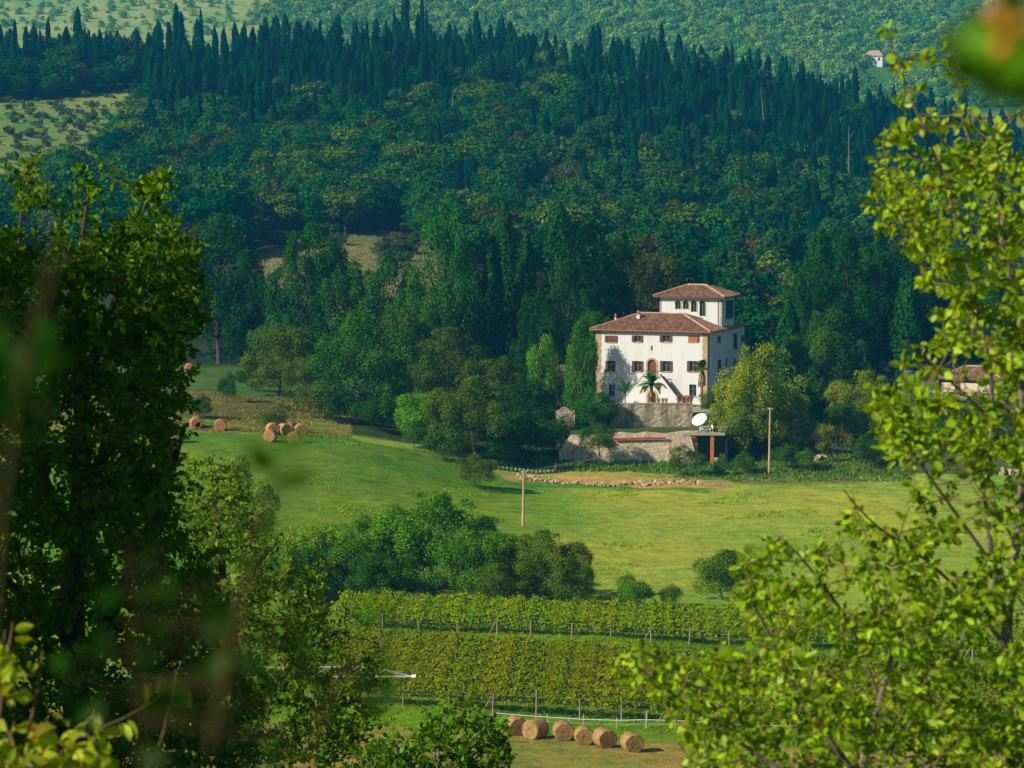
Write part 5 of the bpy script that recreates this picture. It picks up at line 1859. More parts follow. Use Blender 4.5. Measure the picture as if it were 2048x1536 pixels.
def chair(px, d, rot, label):
    p = P(px, 865, d)
    z = zs - 40.2 + .28
    t = thing('garden_chair', label, 'chair', (p[0], d, z), rot, 'white plastic garden chairs on the garage terrace')
    MB().box(-.24, .24, -.24, .24, .42, .46).build('seat', M_WHITE, t)
    MB().box(-.24, .24, .2, .25, .47, .9).build('backrest', M_WHITE, t)
    for sx in (-1, 1):
        for sy in (-1, 1):
            MB().bar((sx * .21, sy * .21, 0), (sx * .21, sy * .21, .418), .05).build('leg', M_WHITE, t)


chair(1404, 360.2, .3, 'white garden chair left of the white table under the dish')
chair(1421, 360.4, -.9, 'white garden chair right of the white table under the dish')
p = P(1413, 865, 360.6)
t = thing('garden_table', 'round white garden table between two chairs under the dish', 'table', (p[0], 360.6, zs - 40.2 + .28))
MB().tube([(0, 0, .70), (0, 0, .74)], .5, 20).build('table_top', M_WHITE, t)
MB().tube([(0, 0, 0), (0, 0, .698)], [.06, .04], 8).tube([(0, 0, 0), (0, 0, .04)], .25, 12).build('pedestal', M_WHITE, t)


# ------------------------------------------------------------------ palms and pots
def frond_mesh(seed, L=1.6, arch_=1.0, n=19, leaf=.38, mat=M_LEAF_MID):
    rng = rng_(seed)
    V, Fs = [], []
    prev = None
    for i in range(n + 1):
        t = i / n
        x = L * t * (1 - .15 * arch_ * t)
        z = L * (.75 * t - .75 * arch_ * t * t)
        c = Vector((x, 0, z))
        if prev is not None:
            dv = (c - prev).normalized()
            ll = leaf * (math.sin(math.pi * min(1, t * .85 + .12)) * .8 + .2)
            for sgn in (-1, 1):
                b = prev
                tip = b + Vector((dv.x * ll * .7, sgn * ll, dv.z * ll * .5 - ll * .25 + rng.normal() * .03))
                o = len(V)
                V += [b - dv * .06, b + dv * .06, tip]
                Fs += [(o, o + 1, o + 2)]
            o = len(V)
            V += [prev + Vector((0, -.015, 0)), prev + Vector((0, .015, 0)), c + Vector((0, .012, 0)), c + Vector((0, -.012, 0))]
            Fs += [(o, o + 1, o + 2, o + 3)]
        prev = c
    return new_mesh('frond', V, Fs, [mat])


def palm(px, pyc, d, z0, nf, L, label, col, skirt=False, trunk_r=.16, arch_=1.0, leaf=.38, up=(0.1, 1.1), bark=M_DRYFROND):
    c = P(px, pyc, d)
    t = thing('palm', label, 'palm', (c[0], d, z0))
    h = c[2] - z0
    me = frond_mesh(int(px), L, arch_, leaf=leaf)
    rng = rng_(int(px) + 3)
    for k in range(nf):
        a = 2 * math.pi * k / nf + rng.uniform(-.2, .2)
        link('frond', me, t, (0, 0, h), (0, -rng.uniform(*up), a), tuple([rng.uniform(.95, 1.4)] * 3), col)
    MB().tube([(0, 0, 0), (rng.uniform(-.05, .05), 0, h * .5), (0, 0, h)], [trunk_r * 1.3, trunk_r, trunk_r * .9], 9).build('trunk', bark, t)
    if skirt:
        sk = MB()
        for k in range(150):
            a = rng.uniform(0, 6.28)
            zt = h - rng.uniform(0, .5)
            l = rng.uniform(.9, 2.1)
            r1 = trunk_r + rng.uniform(.12, .38)
            p0 = Vector((math.cos(a) * trunk_r, math.sin(a) * trunk_r, zt))
            p1 = Vector((math.cos(a) * r1, math.sin(a) * r1, zt - l))
            sd_ = Vector((-math.sin(a), math.cos(a), 0)) * .09
            sk.add([p0 - sd_ * .3, p0 + sd_ * .3, p1 + sd_, p1 - sd_], [(0, 1, 2, 3)])
        sk.build('dry_skirt', M_DRYFROND, t)
    return t


palm(1303, 770, 375.0, UT, 30, 1.9, 'bushy palm in front of the villa stairs on an orange stem', (.05, .14, .02), trunk_r=.24, bark=M_ORANGE, leaf=.46, up=(-.7, 1.25))
palm(1250, 786, 373.8, UT, 11, 2.1, 'sparse palm with long thin fronds against the white villa front', (.03, .14, .03), trunk_r=.09, leaf=.36, up=(-.1, .9), arch_=.75)
palm(1404, 737, 376.5, UT, 22, 1.15, 'fan palm with a shaggy brown skirt at the villa corner', (.05, .13, .02), skirt=True, trunk_r=.17, leaf=.42, up=(-.6, 1.2))


def pot(px, d, s, label, flowers=True, col=(.04, .12, .02)):
    p = P(px, 805, d)
    zb = UTOP + .1 if d < 368.5 else UT - .1
    t = thing('flower_pot', label, 'flower pot', (p[0], d, zb), 0, 'potted plants along the villa courtyard wall')
    MB().tube([(0, 0, 0), (0, 0, .28 * s), (0, 0, .34 * s), (0, 0, .4 * s)], [.15 * s, .21 * s, .25 * s, .25 * s], 12).build('pot', M_POT, t)
    rng = rng_(int(px * 3))
    dv = rand_dirs(rng, 130)
    v, f = cards_mesh_arrays(dv * .26 * s + np.array([0, 0, .55 * s]), dv, .12 * s, rng)
    link('leaves', new_mesh('pot_leaves', v, f, [M_LEAF_MID]), t, colour=col)
    if flowers:
        dv = rand_dirs(rng, 60)
        v, f = cards_mesh_arrays(dv * .3 * s + np.array([0, 0, .6 * s]), dv, .10 * s, rng, aspect=1)
        link('flowers', new_mesh('pot_flowers', v, f, [M_FLOWER]), t)


for px, d, s, lab, fl_ in ((1272, 371, 1.6, 'large brown clay pot with a low plant left of the bushy palm', False), (1317, 367.4, .9, 'green potted plant just right of the bushy palm', False),
                           (1325, 367.4, .8, 'first red flowered pot on the courtyard wall from the left', True), (1332, 367.4, .8, 'second red flowered pot on the courtyard wall from the left', True),
                           (1357, 367.4, 1.1, 'red flowered pot at the foot of the right stair flight', True), (1366, 367.4, 1.2, 'red flowered pot in the middle of the right hand cluster', True),
                           (1374, 367.4, 1.2, 'red flowered pot second from the right end of the wall', True), (1381, 367.4, 1.3, 'red flowered pot at the right end of the courtyard wall', True),
                           (1436, 368.2, 1.6, 'clay pot beside the shaded villa side wall', False)):
    pot(px, d, s, lab, fl_)

# ------------------------------------------------------------------ hut, outbuilding, sheds
hp = ground_at(1130, 388)
HUT = thing('stone_hut', 'low stone hut with an old mossy roof shaded by trees left of the villa', 'hut', (P(1112, 790, 388)[0], 388, -36.5))
Wh = 44 * 388 / F
zt_ = P(1130, 762, 388)[2] + 36.5
wall_panel(Wh, zt_, [(.35, 1.1, .9, zt_ - .5), (1.9, 2.7, .5, zt_ - .5)], .35, -.5, (0, 0), (1, 0), (0, 1)).build('wall', M_STONE_UP, HUT)
MB().box(0, .35, .36, 3.5, -.5, zt_).box(Wh - .35, Wh, .36, 3.5, -.5, zt_).box(.36, Wh - .36, 3.1, 3.4, -.5, zt_).build('rear_walls', M_STONE_UP, HUT)
MB().add([(-.4, -.6, zt_ - .1), (Wh + .4, -.6, zt_ - .1), (Wh + .2, 1.9, zt_ + 2.1), (-.2, 1.9, zt_ + 2.1), (Wh + .4, 4.2, zt_ - .1), (-.4, 4.2, zt_ - .1), (-.4, -.6, zt_ - .28), (Wh + .4, -.6, zt_ - .28)],
         [(0, 1, 2, 3), (3, 2, 4, 5), (6, 7, 1, 0), (0, 3, 5), (1, 4, 2)]).build('roof', M_THATCH, HUT)
MB().box(.35, 1.1, .2, .24, .9, zt_ - .5).box(1.9, 2.7, .2, .24, .5, zt_ - .5).build('opening', M_DARK, HUT)  # near black sheets set in the hut openings, interior shade as colour

OB = P(1883, 790, 400)
OUT = thing('outbuilding', 'cream outbuilding with dark beams and a red tiled roof at right', 'building', (OB[0], 400, P(1883, 800, 400)[2]), math.radians(-22))
oh = P(1883, 756, 400)[2] - P(1883, 800, 400)[2]
OW = 8.2
wall_panel(OW, oh, [(1.9, 2.7, oh - 1.75, oh - .45)], .35, -1.5, (0, 0), (1, 0), (0, 1)).build('wall', solid_mat('cream_plaster', (.74, .66, .48), (.64, .55, .38), 1.0, .9), OUT)
wall_panel(5.5, oh, [], .35, -1.5, (0, 0), (0, 1), (1, 0)).build('wall', M_PLASTER, OUT)
wall_panel(5.5, oh, [], .35, -1.5, (OW, 0), (0, 1), (-1, 0)).build('wall', M_PLASTER, OUT)
wall_panel(OW, oh, [], .35, -1.5, (0, 5.5), (1, 0), (0, -1)).build('wall', M_PLASTER, OUT)
MB().box(-.02, OW + .02, -.14, -.003, -1.5, oh - 2.05).build('stone_base', M_STONE_LO, OUT)
window_parts(OUT, 1.9, 2.7, oh - 1.75, oh - .45, 0, 'bare', lambda a, t, z: (a, t, z))
for z in (oh - 2.0, oh - .42):
    MB().bar((-.05, -.04, z), (1.85 if z > oh - 1 else OW + .05, -.04, z), .07, .14).build('beam', M_WOOD, OUT)
MB().bar((2.78, -.04, oh - .42), (OW + .05, -.04, oh - .42), .07, .14).build('beam', M_WOOD, OUT)
hip_roof(OUT, -.6, OW + .6, -.6, 6.1, oh + .02, math.radians(24))

G2 = P(1800, 780, 405)
GR = thing('grey_barn', 'grey roofed barn half hidden left of the outbuilding', 'barn', (G2[0], 405, P(1800, 800, 405)[2]), math.radians(-12))
gh = P(1800, 772, 405)[2] - P(1800, 800, 405)[2]
MB().box(0, 5.2, 0, 4, -1, gh).build('wall', M_CONC, GR)
MB().add([(-.3, -.4, gh), (5.5, -.4, gh), (5.2, 2.2, gh + 2.1), (.4, 2.2, gh + 2.1), (5.5, 4.4, gh), (-.3, 4.4, gh), (-.3, -.4, gh - .12), (5.5, -.4, gh - .12)],
         [(0, 1, 2, 3), (3, 2, 4, 5), (6, 7, 1, 0), (1, 4, 2), (5, 0, 3)]).build('roof', solid_mat('grey_sheet', (.13, .12, .125), (.09, .085, .09), 2, .7, stretch=(6, 1, 1)), GR)

SB = P(1630, 905, 370)
SH = thing('shed', 'little pale shed with a dark red roof behind the loose tree', 'shed', (SB[0], 370, P(1630, 905, 370)[2]), math.radians(-8))
shh = P(1630, 881, 370)[2] - P(1630, 905, 370)[2]
wall_panel(4.0, shh, [(1.3, 2.1, -.2, shh - .35)], .25, -.6, (0, 0), (1, 0), (0, 1)).build('wall', M_PLASTER, SH)
MB().box(0, .25, .26, 3, -.6, shh).box(3.75, 4, .26, 3, -.6, shh).box(.26, 3.74, 2.7, 3, -.6, shh).build('rear_walls', M_PLASTER, SH)
MB().box(1.3, 2.1, .12, .17, -.2, shh - .35).build('door', M_WOOD, SH)
MB().add([(-.3, -.4, shh + .02), (4.3, -.4, shh + .02), (4.3, 3.3, shh + .75), (-.3, 3.3, shh + .75), (-.3, -.4, shh - .12), (4.3, -.4, shh - .12), (4.3, 3.3, shh + .6), (-.3, 3.3, shh + .6)],
         [(0, 1, 2, 3), (7, 6, 5, 4), (4, 5, 1, 0), (5, 6, 2, 1), (6, 7, 3, 2), (7, 4, 0, 3)]).build('roof', M_TERRA, SH)


# ------------------------------------------------------------------ poles, fence, irrigation boom, odds and ends
def pole(px, d, top_py, label, lean=0.0):
    g = ground_at(px, d)
    h = P(px, top_py, d)[2] - g[2]
    t = thing('utility_pole', label, 'pole', tuple(g))
    MB().tube([(0, 0, -.5), (lean * h * .5, 0, h * .5), (lean * h, 0, h)], [.16, .13, .10], 10).build('shaft', M_POLE, t)
    MB().bar((lean * h - .25, 0, h - .25), (lean * h + .25, 0, h - .25), .06).build('crossarm', M_POLE, t)
    for s in (-.2, .2):
        MB().tube([(lean * h + s, 0, h - .2), (lean * h + s, 0, h - .05)], .045, 6).build('insulator', M_WHITE, t)
    return g[0] + lean * h, d, g[2] + h - .1


A = pole(1538, 352, 815, 'tall pale wooden pole beside the walnut tree', 0.01)
B = pole(1046, 300, 941, 'pale wooden pole standing in the meadow left of centre', 0.012)
Cc = (P(560, 740, 430)[0] - 25, 430, P(560, 700, 430)[2])
wm = MB()
for dx in (-.3, .3):
    pts = []
    for k in range(17):
        t_ = k / 16
        q = Vector(A).lerp(Vector(B), t_)
        pts.append(q + Vector((dx, 0, -3.0 * t_ * (1 - t_))))
    wm.tube(pts, .012, 4)
tag(wm.build('power_line', M_METAL), 'pair of thin wires hanging between the two wooden poles', 'power line')

g = ground_at(1110, 352)
tag(MB().tube([(0, 0, -.3), (.12, 0, 1.15)], [.1, .08], 8).build('fence_post', M_POLE, loc=tuple(g)), 'short pale post standing by the vegetable bed', 'post')
for i in range(15):
    px = 990 + i * 8.3
    g = ground_at(px, 349.5 + .12 * i)
    rng = rng_(3000 + i)
    dv = rand_dirs(rng, 90)
    v, f = cards_mesh_arrays(dv * np.array([.26, .26, .22]) + np.array([0, 0, .28]), dv, .26, rng)
    tag(link('cabbage_plant', new_mesh('cabbage', v, f, [M_LEAF_MID]), None, tuple(g), colour=(.22, .36, .27)), 'pale blue green cabbage in the vegetable bed left of the post', 'vegetable', 'cabbages in the vegetable bed')

# low rubble bank of the vegetable terrace: single stones
BK = thing('rubble_wall', 'low broken wall of tan stones edging the meadow below the villa', 'wall', tuple(ground_at(1200, 344)))
rng = rng_(41)
stones = []
for s in range(4):
    r2 = rng_(50 + s)
    V = []
    for x in (-1, 1):
        for y in (-1, 1):
            for z in (-1, 1):
                V.append((x * .5 * r2.uniform(.7, 1), y * .5 * r2.uniform(.7, 1), z * .5 * r2.uniform(.7, 1)))
    stones.append(new_mesh('stone', V, [(0, 1, 3, 2), (4, 6, 7, 5), (0, 4, 5, 1), (2, 3, 7, 6), (0, 2, 6, 4), (1, 5, 7, 3)], [M_STONE]))
for k in range(230):
    px = rng.uniform(1030, 1400)
    dd = 342.0 + 3.4 * rng.uniform() + 1.5 * math.sin(px * .02)
    g = ground_at(px, dd)
    link('stone', stones[k % 4], BK, (g[0] - BK.location.x, g[1] - BK.location.y, g[2] - BK.location.z + rng.uniform(0, .35)), (rng.uniform(0, 1), 0, rng.uniform(0, 6)), tuple(rng.uniform(.14, .46, 3)))
for (px, d, n, lab) in ((1618, 362, 14, 'small heap of pale rubble behind the bushes right of the pole'), (2028, 352, 12, 'heap of pinkish stones at the right edge of the meadow')):
    g0 = ground_at(px, d)
    R_ = thing('rubble_heap', lab, 'stones', tuple(g0))
    for k in range(n):
        link('stone', stones[k % 4], R_, (rng.normal() * 1.0, rng.normal() * .5, rng.uniform(0, .7)), (rng.uniform(0, 2), 0, rng.uniform(0, 6)), tuple(rng.uniform(.4, 1.0, 3)))

# vineyard fence
g = ground_at(1180, 196)
FE = thing('wire_fence', 'thin wire fence on pale posts between the bales and the vines', 'fence', (0, 0, 0))
top = []
for k, px in enumerate((985, 1040, 1095, 1138, 1167, 1234, 1293, 1350, 1420, 1500, 1580)):
    d = 196.6 - (px - 1180) * .0093
    g = ground_at(px, d)
    h = [.75, .7, .8, .7, .95, .8, 1.25, .8, .8, .8, .8][k]
    MB().tube([(g[0], g[1], g[2] - .2), (g[0] + .02, g[1], g[2] + h)], .045 if k != 6 else .075, 7).build('post', M_CONC, FE)
    top.append((g[0], g[1] - .05, g[2] + .62))
MB().tube(top, .022, 5).build('wire', M_METAL, FE)
MB().tube([(x, y, z - .3) for x, y, z in top], .01, 4).build('wire', M_METAL, FE)

# irrigation boom
IB = thing('irrigation_boom', 'white lattice irrigation boom reaching out of the left trees', 'irrigation boom', tuple(P(828, 1353, 185)), math.radians(178))
L_ = 20.0
bm = MB()
bm.tube([(0, 0, 0), (L_, 0, -.25)], .06, 8)
IBp = bm.build('lower_pipe', M_METAL, IB)
top_b = MB().tube([(.15, 0, .02), (2.6, 0, .60), (4.4, 0, .62), (L_, 0, .42)], .035, 6)
top_b.build('top_chord', M_METAL, IB)
lat = MB()
xs = np.linspace(.9, L_, 21)
for i in range(len(xs) - 1):
    x0, x1 = xs[i], xs[i + 1]
    tz = lambda x: np.interp(x, [.15, 2.6, 4.4, L_], [.02, .60, .62, .42])
    if i % 2 == 0: lat.bar((x0, 0, -.0), (x1, 0, tz(x1)), .035)
    else: lat.bar((x0, 0, tz(x0)), (x1, 0, 0), .035)
lat.build('lattice', M_METAL, IB)
MB().tube([(-.14, 0, .02), (.16, 0, -.02)], .13, 10).build('end_nozzle', M_WHITE, IB)
# its wheeled cart
zg = g1(P(828, 1353, 185)[0] - L_, 185) - P(828, 1353, 185)[2]
ct = MB().bar((L_ - 1, -1, -.3), (L_ + 1.5, -1, -.3), .12).bar((L_ - 1, 1, -.3), (L_ + 1.5, 1, -.3), .12).bar((L_, -1, -.3), (L_, 1, -.3), .12).tube([(L_, 0, -.3), (L_, 0, .8)], .12, 8)
for sy in (-1, 1):
    ct.bar((L_, sy, -.3), (L_, sy * 1.1, zg + .4), .1)
ct.build('cart', M_METAL, IB)
for sy in (-1.15, 1.15):
    wv = MB().tube([(L_, sy - .12, zg + .45), (L_, sy + .12, zg + .45)], .45, 20)
    wv.build('wheel', M_DARK, IB)

# ------------------------------------------------------------------ foreground trees
LEAF_ROUND = (np.array([(0, -.18, 0), (0, 0, 0), (-.30, .22, .07), (0, .25, -.02), (.30, .22, .07), (-.40, .5, .10), (0, .52, -.03), (.40, .5, .10), (-.27, .78, .05), (0, .78, -.05), (.27, .78, .05), (0, 1.0, -.12)]),
              [(1, 3, 2), (1, 4, 3), (2, 3, 6, 5), (3, 4, 7, 6), (5, 6, 9, 8), (6, 7, 10, 9), (8, 9, 11), (9, 10, 11)])
LEAF_OAK = (np.array([(0, 0, 0), (-.30, .35, .05), (0, .45, -.02), (.30, .35, .05), (-.27, .75, .04), (.27, .75, .04), (0, 1.0, -.06)]),
            [(0, 2, 1), (0, 3, 2), (1, 2, 4), (2, 3, 5), (4, 2, 6), (2, 5, 6)])


def leaf_mesh_single(tmpl, mat):
    V, Fs = tmpl
    return new_mesh('leaf', V, [tuple(f) for f in Fs], [mat], smooth=True)


def leaves_joined(tmpl, pos, axis, nrm, size, width, rng, mat):
    V0, F0 = tmpl
    tri = []
    for f in F0:
        tri.append((f[0], f[1], f[2]))
        if len(f) == 4: tri.append((f[0], f[2], f[3]))
    tri = np.array(tri)
    b = np.cross(axis, nrm)
    n = len(pos)
    curl = rng.uniform(-.6, 2.4, n)[:, None]
    V = (pos[:, None, :] + b[:, None, :] * (V0[None, :, 0:1] * (size * width)[:, None, None]) + axis[:, None, :] * (V0[None, :, 1:2] * size[:, None, None])
         + nrm[:, None, :] * (V0[None, :, 2:3] * size[:, None, None] * curl[:, :, None]))
    Fs = (tri[None] + (np.arange(n) * len(V0))[:, None, None]).reshape(-1, 3)
    return new_mesh('leaves', V.reshape(-1, 3), Fs, [mat], smooth=True)


def leafy(parent, polys, dr, branches, n_twig, per_twig, tmpl, mat, size, width, colour, seed, twig_len=None, n_parts=300, twig_r=.0018, droop=.5, alt=None, spacing=None, bark=M_TWIG, up=0.4, edge=10, holes=()):
    """Foliage grown on twigs from the given branches (each a list of world points with radii)."""
    rng = rng_(seed)
    bp = np.array([p for br in branches for p in br[0]])
    tips = []
    wts = np.array([w for _, w in polys], float)
    while len(tips) < n_twig:
        poly = polys[rng.choice(len(polys), p=wts / wts.sum())][0]
        xs_, ys_ = [q[0] for q in poly], [q[1] for q in poly]
        x, y = rng.uniform(min(xs_), max(xs_)), rng.uniform(min(ys_), max(ys_))
        if in_poly(np.array([x]), np.array([y]), poly)[0]:
            x, y = x + rng.normal() * edge, y + rng.normal() * edge
            tips.append(P(x, y, rng.uniform(*dr)))
    tips = np.array(tips)
    tw = MB()
    pos, ax = [], []
    tl = twig_len or 0.45
    d0_ = np.array([np.linalg.norm(bp - t_, axis=1).min() for t_ in tips])
    tips = tips[np.argsort(d0_)]
    pool = np.zeros((len(bp) + len(tips) * 4, 3))
    pool[:len(bp)] = bp
    npool = len(bp)
    for k, tip in enumerate(tips):
        q_ = pool[:npool]
        dd_ = np.linalg.norm(q_ - tip, axis=1) + np.maximum(0, q_[:, 2] - tip[2]) * 1.2
        b = q_[dd_.argmin()].copy()
        v = tip - b
        L = np.linalg.norm(v)
        mid = b + v * .5 + rng.normal(size=3) * L * .10 - np.array([0, 0, .10 * L])
        for q2 in (.35, .6, .85):
            pool[npool] = (1 - q2) ** 2 * b + 2 * q2 * (1 - q2) * mid + q2 ** 2 * tip
            npool += 1
        s = np.linspace(0, 1, 5)[:, None]
        path = (1 - s) ** 2 * b + 2 * s * (1 - s) * mid + s ** 2 * tip
        tw.tube([tuple(p_) for p_ in path], [twig_r * (2.2 - 1.5 * q) * (1 + min(L, 2) * .4) for q in np.linspace(0, 1, 5)], 3, cap=False)
        t0 = max(0.0, 1 - tl / max(L, 1e-6))
        dirn = unit(v)
        for j in range(per_twig):
            tt = t0 + (1 - t0) * (j + rng.uniform(0, .8)) / per_twig
            q = (1 - tt) ** 2 * b + 2 * tt * (1 - tt) * mid + tt ** 2 * tip
            pos.append(q)
            side = rand_dirs(rng, 1)[0]
            side = side - dirn * side.dot(dirn)
            ax.append(dirn * .5 + unit(side) * .9 + np.array([0, 0, -droop * rng.uniform(0.2, 1.4)]))
    pos, ax = np.array(pos), unit(np.array(ax))
    for hp_ in holes:                      # thin places of the crown that let the buildings behind show
        hx, hy = proj(pos)
        m_ = ~in_poly(hx, hy, hp_) | (rng.uniform(size=len(pos)) < .10)
        pos, ax = pos[m_], ax[m_]
    n = len(pos)
    nr_ = unit(rand_dirs(rng, n) + np.array([0, 0, up]))
    nr_ = unit(nr_ - ax * np.sum(nr_ * ax, -1, keepdims=True))
    sz = size * rng.uniform(.6, 1.25, n)
    pos = pos + ax * (sz * .18)[:, None]
    wd = width * rng.uniform(.75, 1.15, n)
    one = leaf_mesh_single(tmpl, mat)
    order = np.argsort(pos[:, 1] + rng.normal(size=n) * .0 - sz * 3)
    pick = order[:min(n_parts, n // 2)]
    rest = np.setdiff1d(np.arange(n), pick)
    inv = parent.location
    for i in pick:
        b_ = np.cross(ax[i], nr_[i])
        M = Matrix(((b_[0] * sz[i] * wd[i], ax[i][0] * sz[i], nr_[i][0] * sz[i] * 1.2, pos[i][0] - inv.x), (b_[1] * sz[i] * wd[i], ax[i][1] * sz[i], nr_[i][1] * sz[i] * 1.2, pos[i][1] - inv.y),
                    (b_[2] * sz[i] * wd[i], ax[i][2] * sz[i], nr_[i][2] * sz[i] * 1.2, pos[i][2] - inv.z), (0, 0, 0, 1)))
        o = bpy.data.objects.new('leaf', one)
        COL.objects.link(o)
        o.parent = parent
        o.matrix_basis = M
        c = np.array(colour) * (rng.uniform(.8, 1.2))
        o.color = (*c, 1)
    me = leaves_joined(tmpl, pos[rest] - np.array(inv), ax[rest], nr_[rest], sz[rest], wd[rest], rng, mat)
    o = link('foliage', me, parent, colour=colour)
    tag(o, kind='stuff')
    tm = new_mesh('twigs', np.array(tw.v) - np.array(inv), [tuple(f) for f in tw.f], [bark])
    tag(link('twigs', tm, parent), kind='stuff')


def branch(pts, d0, d1, r0, r1, n=10):
    """Polyline given by directions and distances -> smooth world points and radii."""
    pp = [P(x, y, d0 + (d1 - d0) * i / max(1, len(pts) - 1)) for i, (x, y) in enumerate(pts)]
    pp = np.array(pp)
    t = np.linspace(0, len(pp) - 1, n)
    w = np.stack([np.interp(t, np.arange(len(pp)), pp[:, k]) for k in range(3)], -1)
    w[1:-1] = .25 * w[:-2] + .5 * w[1:-1] + .25 * w[2:]
    return [w, np.linspace(r0, r1, n)]


def wood(parent, branches, mat, name='trunk', n=7):
    mb = MB()
    inv = np.array(parent.location)
    for w, r in branches:
        mb.tube([tuple(p_ - inv) for p_ in w], list(r), n)
    return mb.build(name, mat, parent)


GAPS = [[(1872, 715), (1970, 715), (1975, 810), (1900, 800), (1865, 770)], [(1990, 800), (2035, 800), (2030, 870), (2000, 870)], [(1950, 190), (2035, 190), (2030, 255), (1960, 250)], [(1880, 930), (1985, 960), (1960, 1060), (1860, 1010)]]

# tall young tree at the right edge
px0 = P(2010, 1536, 11.2)
RT = thing('pear_tree', 'tall sunlit young tree with round yellow green leaves at the right edge', 'tree', (px0[0] + .35, 11.2, g1(px0[0] + .35, 11.2)))
base = np.array([[px0[0] + .35, 11.2, g1(px0[0] + .35, 11.2) - .2]])
tr1 = branch([(2120, 1750), (2060, 1500), (2010, 1290), (2018, 1190), (2036, 1060), (2050, 900), (2040, 700), (2010, 500), (1990, 300)], 11.2, 11.3, .030, .007, 26)
tr1[0] = np.vstack([base, tr1[0]]); tr1[1] = np.concatenate([[.05], tr1[1]])
rbr = [tr1,
       branch([(2015, 1230), (1985, 1150), (1970, 1000), (1984, 870), (1985, 760), (1960, 640), (1930, 500), (1880, 330), (1800, 150), (1775, 60)], 11.2, 10.7, .014, .003, 24),
       branch([(2000, 1150), (1900, 1010), (1820, 900), (1760, 800), (1745, 770)], 11.2, 10.6, .008, .002, 12),
       branch([(1982, 840), (1900, 760), (1830, 700), (1790, 690)], 11.0, 10.6, .007, .002, 9),
       branch([(1960, 640), (1880, 540), (1800, 440), (1750, 390)], 10.9, 10.5, .006, .002, 10),
       branch([(2030, 640), (1990, 420), (1930, 260), (1900, 150)], 11.3, 11.5, .006, .002, 10),
       branch([(1830, 1100), (1760, 1060), (1710, 1010), (1685, 975)], 11.0, 10.6, .006, .0015, 9),
       branch([(2010, 1290), (1920, 1180), (1830, 1100)], 11.2, 11.0, .010, .006, 8)]
wood(RT, rbr, M_BARK_GREY)
polyU0 = [(1760, 20), (1800, 30), (1830, 100), (1850, 190), (1895, 250), (1905, 60), (1925, 50), (1960, 250), (2048, 190), (2090, 200), (2090, 300), (1800, 300), (1785, 150)]
polyU = [(1830, 290), (2090, 290), (2090, 900), (1870, 900), (1800, 930), (1745, 860), (1745, 780),
         (1800, 740), (1775, 690), (1860, 690), (1850, 600), (1800, 500), (1745, 440), (1740, 380), (1780, 330), (1735, 270), (1800, 250)]
polyM = [(1745, 790), (1870, 860), (2090, 860), (2090, 1200), (1900, 1160), (1800, 1080), (1830, 990), (1780, 930)]
polyT = [(1680, 985), (1720, 1010), (1760, 1060), (1840, 1080), (1800, 1150), (1700, 1060)]
leafy(RT, [(polyU0, .13), (polyU, 1.0), (polyM, .52), (polyT, .06)], (10.3, 11.9), rbr, 640, 10, LEAF_ROUND, M_LEAF_PEAR, .040, .82, (0.215, 0.36, 0.006), 81, holes=GAPS, twig_len=.3)

# spreading lower one
px1 = P(1700, 1700, 10.6)
LR = thing('pear_tree', 'lower bushy sunlit tree with round yellow green leaves in the bottom right corner', 'tree', (px1[0], 10.6, g1(px1[0], 10.6)))
base = np.array([[px1[0], 10.6, g1(px1[0], 10.6) - .2]])
t2 = branch([(1700, 1700), (1720, 1536), (1760, 1400), (1800, 1250)], 10.6, 10.8, .022, .008, 10)
t2[0] = np.vstack([base, t2[0]]); t2[1] = np.concatenate([[.04], t2[1]])
lbr = [t2, branch([(1720, 1560), (1600, 1400), (1530, 1250), (1490, 1180)], 10.5, 10.2, .012, .003, 14), branch([(1700, 1620), (1500, 1500), (1360, 1400), (1260, 1320)], 10.5, 10.3, .010, .003, 14),
       branch([(1760, 1400), (1700, 1240), (1600, 1110), (1560, 1075)], 10.8, 10.5, .008, .002, 12), branch([(1780, 1500), (1900, 1350), (1950, 1200)], 10.7, 11.2, .010, .004, 10),
       branch([(1700, 1600), (1560, 1560), (1420, 1480)], 10.4, 10.2, .008, .003, 8), branch([(1780, 1560), (1950, 1480), (2040, 1400)], 10.6, 10.9, .008, .003, 8)]
wood(LR, lbr, M_BARK_GREY)
polyL = [(1450, 1170), (1490, 1110), (1545, 1060), (1600, 1080), (1650, 1060), (1750, 1090), (1900, 1130), (2090, 1150), (2090, 1580), (1380, 1580), (1340, 1450), (1250, 1370), (1225, 1290), (1290, 1300), (1380, 1320), (1480, 1290), (1500, 1230)]
leafy(LR, [(polyL, 1)], (9.7, 11.8), lbr, 730, 10, LEAF_ROUND, M_LEAF_PEAR, .039, .82, (0.20, 0.35, 0.004), 82, twig_len=.3)

